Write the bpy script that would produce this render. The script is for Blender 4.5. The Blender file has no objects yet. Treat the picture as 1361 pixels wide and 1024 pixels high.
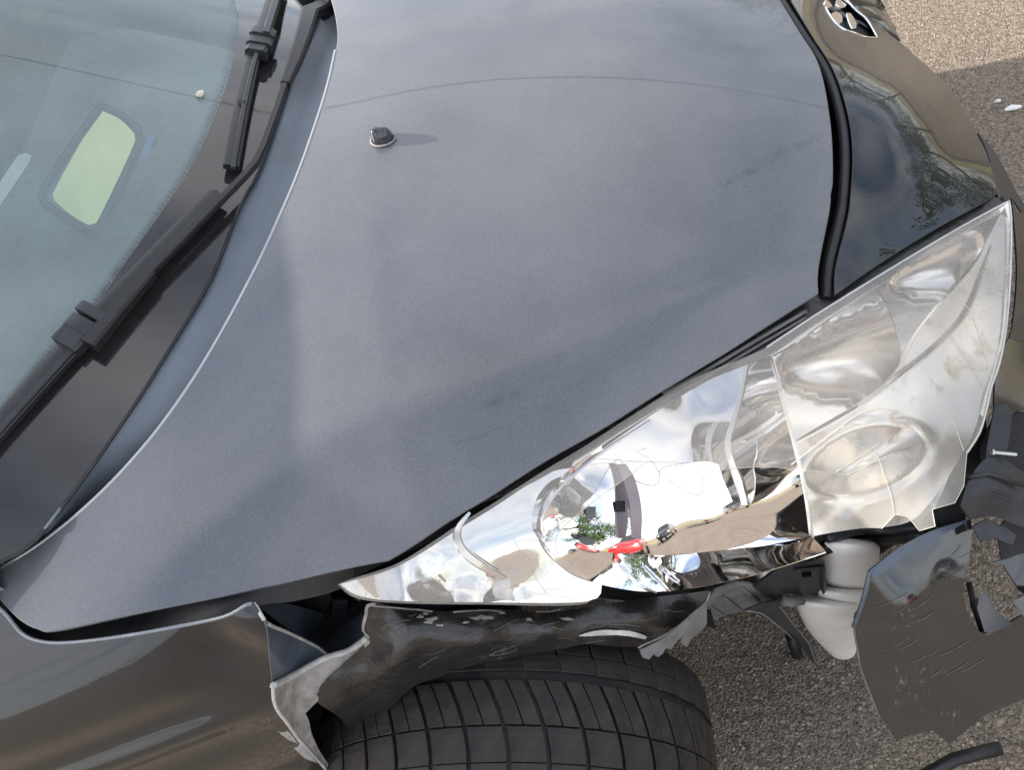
import bpy, bmesh, math, random
import numpy as np
from mathutils import Vector, Matrix, noise
from mathutils.geometry import delaunay_2d_cdt

S = bpy.context.scene
COL = S.collection
RND = random.Random(7)

# ------------------------------------------------------------------ camera, sky, sun, exposure
CAM = np.array([0.3045, -1.2287, 1.6696])
PITCH, YAW, ROLL, FPX = math.radians(49.4108), math.radians(-14.2599), math.radians(-26.5919), 1150.27
_F = np.array([math.sin(YAW)*math.cos(PITCH), math.cos(YAW)*math.cos(PITCH), -math.sin(PITCH)])
_R0 = np.array([math.cos(YAW), -math.sin(YAW), 0.0]); _U0 = np.cross(_R0, _F)
_R = _R0*math.cos(ROLL)+_U0*math.sin(ROLL); _U = _U0*math.cos(ROLL)-_R0*math.sin(ROLL)
cam = bpy.data.cameras.new('camera'); camo = bpy.data.objects.new('camera', cam); COL.objects.link(camo)
cam.sensor_fit = 'HORIZONTAL'; cam.angle = 2*math.atan(680.5/FPX); cam.clip_start = 0.02; cam.clip_end = 3000
m = Matrix.Identity(4)
for i in range(3):
    m[i][0], m[i][1], m[i][2], m[i][3] = _R[i], _U[i], -_F[i], CAM[i]
camo.matrix_world = m
S.camera = camo

SUN_EL, SUN_AZ = math.radians(27.5), math.radians(11)          # azimuth measured from -X (rear of the car) towards +Y
to_sun = Vector((-math.cos(SUN_EL)*math.cos(SUN_AZ), math.cos(SUN_EL)*math.sin(SUN_AZ), math.sin(SUN_EL)))
w = bpy.data.worlds.new('World'); S.world = w; w.use_nodes = True
nt = w.node_tree; nt.nodes.clear(); N = nt.nodes.new; L = nt.links.new
out = N('ShaderNodeOutputWorld'); bg = N('ShaderNodeBackground'); bg.inputs[1].default_value = 0.13
sky = N('ShaderNodeTexSky'); sky.sky_type = 'NISHITA'; sky.sun_disc = False
sky.sun_elevation = SUN_EL; sky.sun_rotation = math.atan2(to_sun.x, to_sun.y); sky.air_density = 1.0; sky.dust_density = 2.0
tc = N('ShaderNodeTexCoord'); sep = N('ShaderNodeSeparateXYZ'); L(tc.outputs['Generated'], sep.inputs[0])
zz = N('ShaderNodeMath'); zz.operation = 'ADD'; zz.inputs[1].default_value = 0.25; L(sep.outputs[2], zz.inputs[0])
zm = N('ShaderNodeMath'); zm.operation = 'MAXIMUM'; zm.inputs[1].default_value = 0.1; L(zz.outputs[0], zm.inputs[0])
dv = N('ShaderNodeVectorMath'); dv.operation = 'DIVIDE'; cb = N('ShaderNodeCombineXYZ')
for k in range(3): L(zm.outputs[0], cb.inputs[k])
L(tc.outputs['Generated'], dv.inputs[0]); L(cb.outputs[0], dv.inputs[1])
nz = N('ShaderNodeTexNoise'); nz.inputs['Scale'].default_value = 1.7; nz.inputs['Detail'].default_value = 7; nz.inputs['Roughness'].default_value = 0.52
nz.inputs['Distortion'].default_value = 0.4; L(dv.outputs[0], nz.inputs['Vector'])
cr = N('ShaderNodeValToRGB'); cr.color_ramp.elements[0].position = 0.33; cr.color_ramp.elements[1].position = 0.60
L(nz.outputs[0], cr.inputs[0])
mx = N('ShaderNodeMix'); mx.data_type = 'RGBA'; mx.inputs[7].default_value = (6.3, 6.2, 6.3, 1)
cf = N('ShaderNodeMath'); cf.operation = 'MULTIPLY'; cf.inputs[1].default_value = 0.85; L(cr.outputs[0], cf.inputs[0])
L(cf.outputs[0], mx.inputs[0]); L(sky.outputs[0], mx.inputs[6]); L(mx.outputs[2], bg.inputs[0]); L(bg.outputs[0], out.inputs[0])
sl = bpy.data.lights.new('sun', 'SUN'); sl.energy = 3.6; sl.angle = math.radians(0.53); sl.color = (1.0, 0.93, 0.83)
so = bpy.data.objects.new('sun', sl); COL.objects.link(so); so.rotation_euler = to_sun.to_track_quat('Z', 'Y').to_euler()
S.view_settings.view_transform = 'Standard'; S.view_settings.look = 'None'; S.view_settings.gamma = 1
S.view_settings.use_curve_mapping = False; S.view_settings.exposure = 1.28

# ------------------------------------------------------------------ view geometry helpers (pixel of the photo -> point of the place)
def ray(u, v):
    return _F + _R*((u-680.5)/FPX) - _U*((v-512)/FPX)
def px(P):
    d = np.asarray(P, float)-CAM; z = d@_F
    return (680.5+FPX*(d@_R)/z, 512-FPX*(d@_U)/z)
def at_z(u, v, z): d = ray(u, v); return CAM+d*((z-CAM[2])/d[2])
def at_y(u, v, y): d = ray(u, v); return CAM+d*((y-CAM[1])/d[1])
def at_d(u, v, t): return CAM+ray(u, v)*t
def dep(P): return float((np.asarray(P)-CAM)@_F)
def zfield(f):
    def g(u, v):
        d = ray(u, v); t = (1.08-CAM[2])/d[2]
        for _ in range(12):
            p = CAM+d*t; h = p[2]-f(p[0], p[1])
            p2 = CAM+d*(t+1e-4); h2 = p2[2]-f(p2[0], p2[1])
            s = (h2-h)/1e-4
            if abs(s) < 1e-6: break
            t -= max(-.3, min(.3, h/s))
        return CAM+d*t
    return g
def yfield(f):                                               # first hit of the ray with y = f(x, z), seen from outside (y below f)
    def g(u, v):
        d = ray(u, v); a = .5; h0 = -1
        b = None; t = a
        while t < 3:
            p = CAM+d*t
            if p[1] > f(p[0], p[2]): b = t; break
            t += .02
        if b is None: return CAM+d*1.5
        lo, hi = b-.02, b
        for _ in range(22):
            mdl = (lo+hi)/2; p = CAM+d*mdl
            if p[1] > f(p[0], p[2]): hi = mdl
            else: lo = mdl
        return CAM+d*hi
    return g
def tps(ctrl, lam=1e-4):
    """smooth depth through control points: (u, v, 'z'|'y'|'d', value) or (u, v, point)"""
    P, T = [], []
    for c in ctrl:
        u, v = c[0], c[1]
        if len(c) == 3: t = dep(c[2])
        elif c[2] == 'z': t = dep(at_z(u, v, c[3]))
        elif c[2] == 'y': t = dep(at_y(u, v, c[3]))
        else: t = c[3]
        P.append((u/1000., v/1000.)); T.append(t)
    P = np.array(P); T = np.array(T); n = len(P)
    r2 = ((P[:, None]-P[None])**2).sum(-1)
    K = np.where(r2 > 0, r2*np.log(np.maximum(r2, 1e-12)), 0)+lam*np.eye(n)
    A = np.zeros((n+3, n+3)); A[:n, :n] = K; A[:n, n] = 1; A[:n, n+1:] = P; A[n, :n] = 1; A[n+1:, :n] = P.T
    sol = np.linalg.solve(A, np.concatenate([T, [0, 0, 0]]))
    def depth(u, v):
        q = np.array((u/1000., v/1000.)); r = ((P-q)**2).sum(-1)
        k = np.where(r > 0, r*np.log(np.maximum(r, 1e-12)), 0)
        return float(k@sol[:n]+sol[n]+q@sol[n+1:])
    def g(u, v): return at_d(u, v, depth(u, v))
    g.depth = depth
    return g

def spl(pts, closed=False, step=6):
    """Catmull-Rom through pixel points; a third element marks a sharp corner"""
    P = [np.array(p[:2], float) for p in pts]; sh = [len(p) > 2 for p in pts]; n = len(P); outp = []
    for i in range(n if closed else n-1):
        j = (i+1) % n
        p1, p2 = P[i], P[j]
        p0 = P[i-1] if (closed or i > 0) else p1
        p3 = P[(j+1) % n] if (closed or j < n-1) else p2
        if sh[i]: p0 = p1
        if sh[j]: p3 = p2
        k = max(1, int(np.linalg.norm(p2-p1)/step))
        for s in range(k):
            t = s/k
            outp.append(tuple(.5*((2*p1)+(p2-p0)*t+(2*p0-5*p1+4*p2-p3)*t*t+(3*p1-p0-3*p2+p3)*t**3)))
    if not closed: outp.append(tuple(P[-1]))
    return outp
def inside(poly, x, y):
    c = False; n = len(poly); j = n-1
    for i in range(n):
        xi, yi = poly[i]; xj, yj = poly[j]
        if (yi > y) != (yj > y) and x < (xj-xi)*(y-yi)/(yj-yi)+xi: c = not c
        j = i
    return c
class Poly:
    def __init__(s, pts): s.p = np.array(pts, float); s.q = np.roll(s.p, -1, 0)
    def has(s, x, y):
        a, b = s.p, s.q; c = (a[:, 1] > y) != (b[:, 1] > y)
        if not c.any(): return False
        a, b = a[c], b[c]
        return bool((x < (b[:, 0]-a[:, 0])*(y-a[:, 1])/(b[:, 1]-a[:, 1])+a[:, 0]).sum() % 2)
    def dist(s, x, y):
        a = s.p; d = s.q-a; w_ = np.array((x, y))-a; l2 = np.maximum((d*d).sum(1), 1e-9)
        t = np.clip((w_*d).sum(1)/l2, 0, 1)[:, None]
        return float(np.sqrt(((w_-d*t)**2).sum(1)).min())

# ------------------------------------------------------------------ object helpers
def link(name, me, mat, parent=None, smooth=True):
    o = bpy.data.objects.new(name, me); COL.objects.link(o)
    if mat:
        for mm in (mat if isinstance(mat, (list, tuple)) else [mat]): me.materials.append(mm)
    if parent: o.parent = parent
    if smooth and len(me.polygons): me.polygons.foreach_set('use_smooth', [True]*len(me.polygons))
    return o
def mesh(name, verts, faces, mat, parent=None, smooth=True):
    me = bpy.data.meshes.new(name); me.from_pydata([tuple(v) for v in verts], [], faces); me.update()
    return link(name, me, mat, parent, smooth)
def from_bm(name, bm, mat, parent=None, smooth=True, sharp=None):
    bmesh.ops.recalc_face_normals(bm, faces=bm.faces)
    me = bpy.data.meshes.new(name); bm.to_mesh(me); bm.free()
    o = link(name, me, mat, parent, smooth)
    if smooth and sharp: me.set_sharp_from_angle(angle=math.radians(sharp))
    return o
def solid(o, th, bevel=0, seg=2):
    """thickness going away from the viewer's side of the panel"""
    md = o.modifiers.new('thickness', 'SOLIDIFY'); md.thickness = th; md.offset = -1; md.use_even_offset = False
    if bevel:
        b = o.modifiers.new('edge', 'BEVEL'); b.width = bevel; b.segments = seg; b.limit_method = 'ANGLE'; b.angle_limit = math.radians(50); b.use_clamp_overlap = True; b.harden_normals = True
    return o
def patch(name, outline, surf, mat, parent=None, step=9, holes=(), th=.0012, bevel=0, smooth=True, jitter=.15, warp=None):
    op = Poly(outline); hp = [Poly(h) for h in holes]
    V = [Vector(p) for p in outline]; Ed = [(i, (i+1) % len(outline)) for i in range(len(outline))]
    for h in holes:
        b = len(V); V += [Vector(p) for p in h]; Ed += [(b+i, b+(i+1) % len(h)) for i in range(len(h))]
    xs, ys = op.p[:, 0], op.p[:, 1]; rr = random.Random(3)
    row = 0; y = ys.min()+step*.5
    while y < ys.max():
        x = xs.min()+step*(.5 if row % 2 else 0.0)
        while x < xs.max():
            a, b = x+rr.uniform(-jitter, jitter)*step, y+rr.uniform(-jitter, jitter)*step
            if op.has(a, b) and op.dist(a, b) > step*.45 and all((not h.has(a, b)) and h.dist(a, b) > step*.45 for h in hp):
                V.append(Vector((a, b)))
            x += step
        y += step*.87; row += 1
    rv, re, rf, *_ = delaunay_2d_cdt(V, Ed, [], 0, 1e-4)
    F = []
    for f in rf:
        c = sum((rv[i] for i in f), Vector((0, 0)))/len(f)
        if op.has(c.x, c.y) and not any(h.has(c.x, c.y) for h in hp): F.append(f)
    pts = [surf(p.x, p.y) for p in rv]
    if warp: pts = [warp(p, q) for p, q in zip(pts, rv)]
    fl = []
    for f in F:
        a, b, c = pts[f[0]], pts[f[1]], pts[f[2]]
        n = np.cross(b-a, c-a)
        fl.append(tuple(f) if n@(CAM-a) > 0 else tuple(reversed(f)))
    used = sorted({i for f in fl for i in f}); ix = {k: i for i, k in enumerate(used)}
    o = mesh(name, [pts[i] for i in used], [tuple(ix[i] for i in f) for f in fl], mat, parent, smooth)
    if th:
        e = o.data; cnt = {}
        for pl in e.polygons:
            for k in pl.edge_keys: cnt[k] = cnt.get(k, 0)+1
        if not bevel:
            for ed in e.edges: ed.use_edge_sharp = cnt.get(ed.key, 0) == 1
        solid(o, th, bevel)
    return o
def grid_mesh(name, rows, mat, parent=None, closed=False, smooth=True):
    n, k = len(rows), len(rows[0]); vs = [p for r in rows for p in r]; fs = []
    for i in range(n-1):
        for j in range(k if closed else k-1):
            fs.append((i*k+j, i*k+(j+1) % k, (i+1)*k+(j+1) % k, (i+1)*k+j))
    return mesh(name, vs, fs, mat, parent, smooth)
def tube_bm(bm, pts, r, seg=8, cap=True, flat=1.0, up=Vector((0, 0, 1))):
    pts = [Vector(p) for p in pts]; rings = []
    for i, p in enumerate(pts):
        d = (pts[min(i+1, len(pts)-1)]-pts[max(i-1, 0)])
        d = d.normalized() if d.length > 1e-9 else Vector((1, 0, 0))
        s = d.cross(up); s = s.normalized() if s.length > 1e-6 else d.orthogonal().normalized()
        t = s.cross(d); rad = r[i] if isinstance(r, (list, tuple)) else r
        rings.append([bm.verts.new(p+s*math.cos(a)*rad+t*math.sin(a)*rad*flat) for a in [2*math.pi*k/seg for k in range(seg)]])
    for a, b in zip(rings, rings[1:]):
        for k in range(seg): bm.faces.new((a[k], a[(k+1) % seg], b[(k+1) % seg], b[k]))
    if cap: bm.faces.new(rings[0][::-1]); bm.faces.new(rings[-1])
def tube(name, pts, r, mat, parent=None, seg=8, flat=1.0, up=Vector((0, 0, 1))):
    bm = bmesh.new(); tube_bm(bm, pts, r, seg, True, flat, up); return from_bm(name, bm, mat, parent)
def beam_bm(bm, pts, wid, hei, up):
    """box-section beam along pts; wid/hei may be lists; up is the outward direction of the section's height"""
    pts = [Vector(p) for p in pts]; up = Vector(up); rings = []
    for i, p in enumerate(pts):
        d = (pts[min(i+1, len(pts)-1)]-pts[max(i-1, 0)]).normalized()
        s = d.cross(up).normalized(); t = s.cross(d).normalized()
        a = (wid[i] if isinstance(wid, (list, tuple)) else wid)/2; b = (hei[i] if isinstance(hei, (list, tuple)) else hei)/2
        rings.append([bm.verts.new(p+s*x+t*y) for x, y in ((-a, -b), (a, -b), (a, b*.6), (a*.7, b), (-a*.7, b), (-a, b*.6))])
    k = 6
    for a, b in zip(rings, rings[1:]):
        for j in range(k): bm.faces.new((a[j], a[(j+1) % k], b[(j+1) % k], b[j]))
    bm.faces.new(rings[0][::-1]); bm.faces.new(rings[-1])
def beam(name, pts, wid, hei, up, mat, parent=None):
    bm = bmesh.new(); beam_bm(bm, pts, wid, hei, up); return from_bm(name, bm, mat, parent, True, 35)
def box_bm(bm, c, ax, ay, az):
    c = Vector(c); ax, ay, az = Vector(ax), Vector(ay), Vector(az)
    v = [bm.verts.new(c+ax*i+ay*j+az*k) for i in (-1, 1) for j in (-1, 1) for k in (-1, 1)]
    for f in ((0, 1, 3, 2), (4, 6, 7, 5), (0, 4, 5, 1), (2, 3, 7, 6), (0, 2, 6, 4), (1, 5, 7, 3)): bm.faces.new([v[i] for i in f])
def empty(name, loc, label=None, cat=None, group=None):
    o = bpy.data.objects.new(name, None); COL.objects.link(o); o.location = loc; o.empty_display_size = .1
    tag(o, label, cat, group); return o
def tag(o, label=None, cat=None, group=None, kind=None):
    for k, v in (('label', label), ('category', cat), ('group', group), ('kind', kind)):
        if v: o[k] = v
    return o

# ------------------------------------------------------------------ materials
def mat(name):
    mm = bpy.data.materials.new(name); mm.use_nodes = True; t = mm.node_tree
    return mm, t, t.nodes['Principled BSDF'], t.nodes.new, t.links.new
def ramp(N, L, src, a, ca, b, cb_):
    r = N('ShaderNodeValToRGB'); r.color_ramp.elements[0].position = a; r.color_ramp.elements[1].position = b
    r.color_ramp.elements[0].color = (*ca, 1) if len(ca) == 3 else ca; r.color_ramp.elements[1].color = (*cb_, 1) if len(cb_) == 3 else cb_
    L(src, r.inputs[0]); return r
def nois(N, L, tcs, scale, det=4, rough=.55, dist=0):
    n = N('ShaderNodeTexNoise'); n.inputs['Scale'].default_value = scale; n.inputs['Detail'].default_value = det
    n.inputs['Roughness'].default_value = rough; n.inputs['Distortion'].default_value = dist; L(tcs, n.inputs['Vector']); return n
def obj_tc(N): return N('ShaderNodeTexCoord').outputs['Object']
def simple(name, col, rough=.5, metal=0, var=.15, scale=30, bump=0, coat=0, spec=.5, coat_rough=.04):
    mm, t, b, N, L = mat(name); c = obj_tc(N); n = nois(N, L, c, scale, 5)
    lo = tuple(x*(1-var) for x in col); hi = tuple(min(1, x*(1+var)) for x in col)
    r = ramp(N, L, n.outputs[0], .3, lo, .7, hi); L(r.outputs[0], b.inputs['Base Color'])
    b.inputs['Roughness'].default_value = rough; b.inputs['Metallic'].default_value = metal
    b.inputs['Coat Weight'].default_value = coat; b.inputs['Coat Roughness'].default_value = coat_rough; b.inputs['Specular IOR Level'].default_value = spec
    if bump:
        bp = N('ShaderNodeBump'); bp.inputs['Strength'].default_value = bump; bp.inputs['Distance'].default_value = .002
        L(n.outputs[0], bp.inputs['Height']); L(bp.outputs[0], b.inputs['Normal'])
    return mm

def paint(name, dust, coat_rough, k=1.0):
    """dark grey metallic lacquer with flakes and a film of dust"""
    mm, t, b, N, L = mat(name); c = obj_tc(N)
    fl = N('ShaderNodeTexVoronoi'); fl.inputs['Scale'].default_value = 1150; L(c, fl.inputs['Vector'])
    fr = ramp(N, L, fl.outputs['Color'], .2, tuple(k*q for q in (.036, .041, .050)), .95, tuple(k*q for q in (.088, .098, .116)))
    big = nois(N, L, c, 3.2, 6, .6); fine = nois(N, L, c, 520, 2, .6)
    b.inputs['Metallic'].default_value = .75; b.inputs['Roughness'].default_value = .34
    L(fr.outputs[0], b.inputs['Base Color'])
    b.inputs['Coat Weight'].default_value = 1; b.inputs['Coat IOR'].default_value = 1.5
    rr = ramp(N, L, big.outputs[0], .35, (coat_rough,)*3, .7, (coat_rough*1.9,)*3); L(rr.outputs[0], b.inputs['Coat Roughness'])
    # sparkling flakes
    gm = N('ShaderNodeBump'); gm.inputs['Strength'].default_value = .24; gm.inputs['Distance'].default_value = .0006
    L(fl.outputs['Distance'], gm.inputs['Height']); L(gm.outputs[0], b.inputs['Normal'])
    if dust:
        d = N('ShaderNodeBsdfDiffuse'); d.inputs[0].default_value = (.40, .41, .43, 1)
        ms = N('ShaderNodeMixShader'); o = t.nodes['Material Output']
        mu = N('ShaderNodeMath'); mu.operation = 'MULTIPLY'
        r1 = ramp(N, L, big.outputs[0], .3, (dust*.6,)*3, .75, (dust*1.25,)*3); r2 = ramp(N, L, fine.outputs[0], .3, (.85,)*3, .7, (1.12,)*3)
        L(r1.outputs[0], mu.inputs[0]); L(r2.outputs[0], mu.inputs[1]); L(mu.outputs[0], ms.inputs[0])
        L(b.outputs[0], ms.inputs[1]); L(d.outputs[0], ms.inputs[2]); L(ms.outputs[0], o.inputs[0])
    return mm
M = {}
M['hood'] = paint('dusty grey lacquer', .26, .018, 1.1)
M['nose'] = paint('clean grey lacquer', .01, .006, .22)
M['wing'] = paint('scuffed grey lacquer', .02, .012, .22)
M['edge'] = simple('bonnet edge highlight colour', (.42, .43, .44), .25, metal=.6, var=.05, coat=1)  # sun highlight along the bonnet's rear edge, put into the colour
M['edge2'] = simple('wing edge highlight colour', (.20, .22, .24), .22, metal=.4, var=.15, scale=60, coat=1)  # pale colour stands in for sky reflected along the wing's top edge
M['black'] = simple('black void plastic', (.012, .012, .013), .7, var=.3)
M['rubber'] = simple('black rubber seal', (.014, .014, .015), .45, var=.3, scale=80)
M['plastic'] = simple('weathered black plastic', (.024, .026, .030), .42, var=.35, scale=60, bump=.15)
M['wiper'] = simple('satin black wiper plastic', (.018, .018, .020), .38, var=.25, scale=90)
M['greyplastic'] = simple('dusty grey plastic', (.16, .155, .148), .6, var=.25, scale=40, bump=.2)
M['cowl'] = simple('dusty scuttle plastic', (.15, .175, .205), .45, var=.12, scale=9)
M['cream'] = simple('raw cracked lens edge', (.62, .58, .46), .35, var=.1)
M['lensrim'] = simple('milky lens rim', (.55, .55, .52), .2, var=.1, coat=.5)
M['white'] = simple('milky washer bottle plastic', (.86, .83, .77), .35, var=.12, scale=14)
M['steel'] = simple('zinc screw', (.6, .6, .58), .3, metal=1, var=.1)
M['primer'] = simple('torn grey primer', (.30, .275, .255), .75, var=.35, scale=55, bump=.5)
M['primeredge'] = simple('pale torn metal edge', (.48, .46, .43), .5, var=.25, scale=70, bump=.3)
M['innerpaint'] = simple('blue grey inner paint', (.09, .11, .14), .4, var=.2, scale=20, coat=.4)
M['inside'] = simple('dark inner wing', (.055, .066, .085), .4, var=.3, scale=20)
M['seat'] = simple('grey seat cloth', (.22, .23, .23), .9, var=.2, scale=120)
M['dash'] = simple('dark dashboard plastic', (.16, .17, .17), .6, var=.2, scale=60)
M['paper'] = simple('pale paper', (.7, .74, .74), .8, var=.05)
M['blue'] = simple('blue sticker', (.10, .22, .55), .5, var=.1)
M['stone'] = simple('pale pebble', (.68, .6, .48), .8, var=.2, scale=90, bump=.4)
M['litter'] = simple('white litter', (.8, .8, .78), .7, var=.1)
M['lilac'] = simple('lilac grey bulb shield', (.32, .27, .28), .35, metal=.6, var=.1)
def chrome(name, col, rough, dirt=0):
    mm, t, b, N, L = mat(name); c = obj_tc(N); b.inputs['Metallic'].default_value = 1
    n = nois(N, L, c, 24, 5, .6); r = ramp(N, L, n.outputs[0], .35, col, .75, tuple(x*(1-.25*dirt) for x in col)); L(r.outputs[0], b.inputs['Base Color'])
    n2 = nois(N, L, c, 60, 4); r2 = ramp(N, L, n2.outputs[0], .3, (rough,)*3, .8, (rough*(1+2*dirt)+.02*dirt,)*3); L(r2.outputs[0], b.inputs['Roughness'])
    return mm
M['chrome'] = chrome('reflector chrome', (.93, .93, .94), .012, .1)
M['silver'] = chrome('satin silver bezel', (.88, .84, .77), .24, .15)
M['stained'] = chrome('stained silver bezel', (.90, .85, .77), .18, .15)
_t = M['stained'].node_tree; _n = nois(_t.nodes.new, _t.links.new, obj_tc(_t.nodes.new), 17, 6, .62, .5); _r = ramp(_t.nodes.new, _t.links.new, _n.outputs[0], .56, (1, 1, 1), .72, (.52, .38, .26))
_m = _t.nodes.new('ShaderNodeMix'); _m.data_type = 'RGBA'; _m.blend_type = 'MULTIPLY'; _m.inputs[0].default_value = 1
_b = _t.nodes['Principled BSDF']; _t.links.new(_b.inputs['Base Color'].links[0].from_socket, _m.inputs[6]); _t.links.new(_r.outputs[0], _m.inputs[7]); _t.links.new(_m.outputs[2], _b.inputs['Base Color'])
M['dustychrome'] = chrome('dusty reflector chrome', (.88, .87, .85), .10, .8)
M['badge'] = chrome('badge chrome', (.9, .9, .9), .05, .1)
def thin_glass(name, tint, haze, hazecol, rough=.01, ior=1.5, hscale=3.0):
    mm, t, b, N, L = mat(name); c = obj_tc(N); t.nodes.remove(b); o = t.nodes['Material Output']
    tr = N('ShaderNodeBsdfTransparent'); tr.inputs[0].default_value = (*tint, 1)
    gl = N('ShaderNodeBsdfGlossy'); gl.inputs['Roughness'].default_value = rough
    fr = N('ShaderNodeFresnel'); fr.inputs[0].default_value = ior
    m1 = N('ShaderNodeMixShader'); L(fr.outputs[0], m1.inputs[0]); L(tr.outputs[0], m1.inputs[1]); L(gl.outputs[0], m1.inputs[2])
    df = N('ShaderNodeBsdfDiffuse'); df.inputs[0].default_value = (*hazecol, 1)
    n = nois(N, L, c, hscale, 6, .6); r = ramp(N, L, n.outputs[0], .3, (haze*.6,)*3, .75, (haze*1.4,)*3)
    m2 = N('ShaderNodeMixShader'); L(r.outputs[0], m2.inputs[0]); L(m1.outputs[0], m2.inputs[1]); L(df.outputs[0], m2.inputs[2]); L(m2.outputs[0], o.inputs[0])
    return mm
M['lens'] = thin_glass('crazed clear lens', (.97, .955, .92), .27, (.86, .80, .71), .025, 1.5, 9)
M['glass'] = thin_glass('dusty windscreen glass', (.86, .95, .93), .27, (.60, .74, .76), .01, 1.52, 2.2)
M['mirror'] = chrome('mirror glass', (.40, .42, .22), .03, .6)  # yellow-green reflection is put into the mirror's tint
M['sideglass'] = simple('dark tinted side glass', (.01, .012, .012), .05, var=.1)
mm, t, b, N, L = mat('black ceramic frit'); M['frit'] = mm
c = obj_tc(N); n = nois(N, L, c, 14, 6); r = ramp(N, L, n.outputs[0], .3, (.020, .019, .020), .75, (.036, .034, .035)); L(r.outputs[0], b.inputs['Base Color'])
b.inputs['Roughness'].default_value = .06; n2 = nois(N, L, c, 45, 5); r2 = ramp(N, L, n2.outputs[0], .4, (.04,)*3, .8, (.22,)*3); L(r2.outputs[0], b.inputs['Roughness'])
b.inputs['Coat Weight'].default_value = .6
mm, t, b, N, L = mat('worn tyre rubber'); M['tyre'] = mm
c = obj_tc(N); n = nois(N, L, c, 9, 8, .7, .6); n2 = nois(N, L, c, 150, 5, .7)
mp = N('ShaderNodeMapping'); mp.inputs['Scale'].default_value = (1, 14, 1); L(c, mp.inputs[0]); n3 = nois(N, L, mp.outputs[0], 14, 6, .7)
r = ramp(N, L, n.outputs[0], .42, (.007, .007, .008), .82, (.060, .046, .031)); r3 = ramp(N, L, n3.outputs[0], .50, (0, 0, 0), .75, (.012, .012, .013))
ad = N('ShaderNodeMix'); ad.data_type = 'RGBA'; ad.blend_type = 'ADD'; ad.inputs[0].default_value = 1; L(r.outputs[0], ad.inputs[6]); L(r3.outputs[0], ad.inputs[7]); L(ad.outputs[2], b.inputs['Base Color'])
rr_ = ramp(N, L, n3.outputs[0], .35, (.5,)*3, .7, (.85,)*3); L(rr_.outputs[0], b.inputs['Roughness'])
bp = N('ShaderNodeBump'); bp.inputs['Strength'].default_value = .55; bp.inputs['Distance'].default_value = .0012; L(n2.outputs[0], bp.inputs['Height']); L(bp.outputs[0], b.inputs['Normal'])
def scuffed(name, base, scuffcol, rough, amount, stretch, coat=.8):
    mm, t, b, N, L = mat(name); c = obj_tc(N)
    mp = N('ShaderNodeMapping'); mp.inputs['Scale'].default_value = stretch; mp.inputs['Rotation'].default_value = (.3, .5, .2); L(c, mp.inputs[0])
    n = nois(N, L, mp.outputs[0], 30, 8, .7, .6); n2 = nois(N, L, c, 7, 5, .6)
    mu = N('ShaderNodeMath'); mu.operation = 'MULTIPLY'; L(n.outputs[0], mu.inputs[0]); L(n2.outputs[0], mu.inputs[1])
    r = ramp(N, L, mu.outputs[0], .36-amount*.1, base, .46-amount*.08, scuffcol); L(r.outputs[0], b.inputs['Base Color'])
    rr = ramp(N, L, mu.outputs[0], .3, (rough,)*3, .42, (.6,)*3); L(rr.outputs[0], b.inputs['Roughness'])
    b.inputs['Coat Weight'].default_value = coat; b.inputs['Coat Roughness'].default_value = rough*.7
    return mm
def relief(mm, sc, st, ds):
    t = mm.node_tree; N, L = t.nodes.new, t.links.new; n = nois(N, L, obj_tc(N), sc, 5, .6, .8); bp = N('ShaderNodeBump'); bp.inputs['Strength'].default_value = st; bp.inputs['Distance'].default_value = ds
    L(n.outputs[0], bp.inputs['Height']); L(bp.outputs[0], t.nodes['Principled BSDF'].inputs['Normal']); return mm
M['scratch'] = simple('pale scratch', (.16, .16, .16), .7, var=.2)
M['crumple'] = scuffed('scuffed crumpled lacquer', (.018, .017, .016), (.10, .095, .09), .30, .55, (1, 6, 3), .35); relief(M['crumple'], 34, .6, .006)
M['fragment'] = scuffed('scratched black bumper lacquer', (.020, .021, .022), (.22, .22, .22), .07, .25, (7, 1, 2), 1)
# ground
mm, t, b, N, L = mat('sandy gravel asphalt'); M['ground'] = mm
c = obj_tc(N); vo = N('ShaderNodeTexVoronoi'); vo.inputs['Scale'].default_value = 260; L(c, vo.inputs['Vector'])
n = nois(N, L, c, 70, 6, .7); n2 = nois(N, L, c, 1.1, 5, .6)
r = ramp(N, L, vo.outputs['Color'], .15, (.17, .135, .10), .9, (.46, .38, .30)); r2 = ramp(N, L, n.outputs[0], .35, (.55,)*3, .68, (1.1,)*3)
mu = N('ShaderNodeMix'); mu.data_type = 'RGBA'; mu.blend_type = 'MULTIPLY'; mu.inputs[0].default_value = 1; L(r.outputs[0], mu.inputs[6]); L(r2.outputs[0], mu.inputs[7])
r3 = ramp(N, L, n2.outputs[0], .3, (.8, .8, .8), .7, (1.1, 1.08, 1.05)); mu2 = N('ShaderNodeMix'); mu2.data_type = 'RGBA'; mu2.blend_type = 'MULTIPLY'; mu2.inputs[0].default_value = 1
L(mu.outputs[2], mu2.inputs[6]); L(r3.outputs[0], mu2.inputs[7]); L(mu2.outputs[2], b.inputs['Base Color']); b.inputs['Roughness'].default_value = .95
bp = N('ShaderNodeBump'); bp.inputs['Strength'].default_value = .8; bp.inputs['Distance'].default_value = .006
ad = N('ShaderNodeMath'); ad.operation = 'SUBTRACT'; L(n.outputs[0], ad.inputs[0]); L(vo.outputs['Distance'], ad.inputs[1]); L(ad.outputs[0], bp.inputs['Height']); L(bp.outputs[0], b.inputs['Normal'])

# ------------------------------------------------------------------ ground
g = mesh('ground', [(-1500, -1500, 0), (1500, -1500, 0), (1500, 1500, 0), (-1500, 1500, 0)], [(0, 1, 2, 3)], M['ground'], smooth=False); tag(g, kind='structure')

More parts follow.
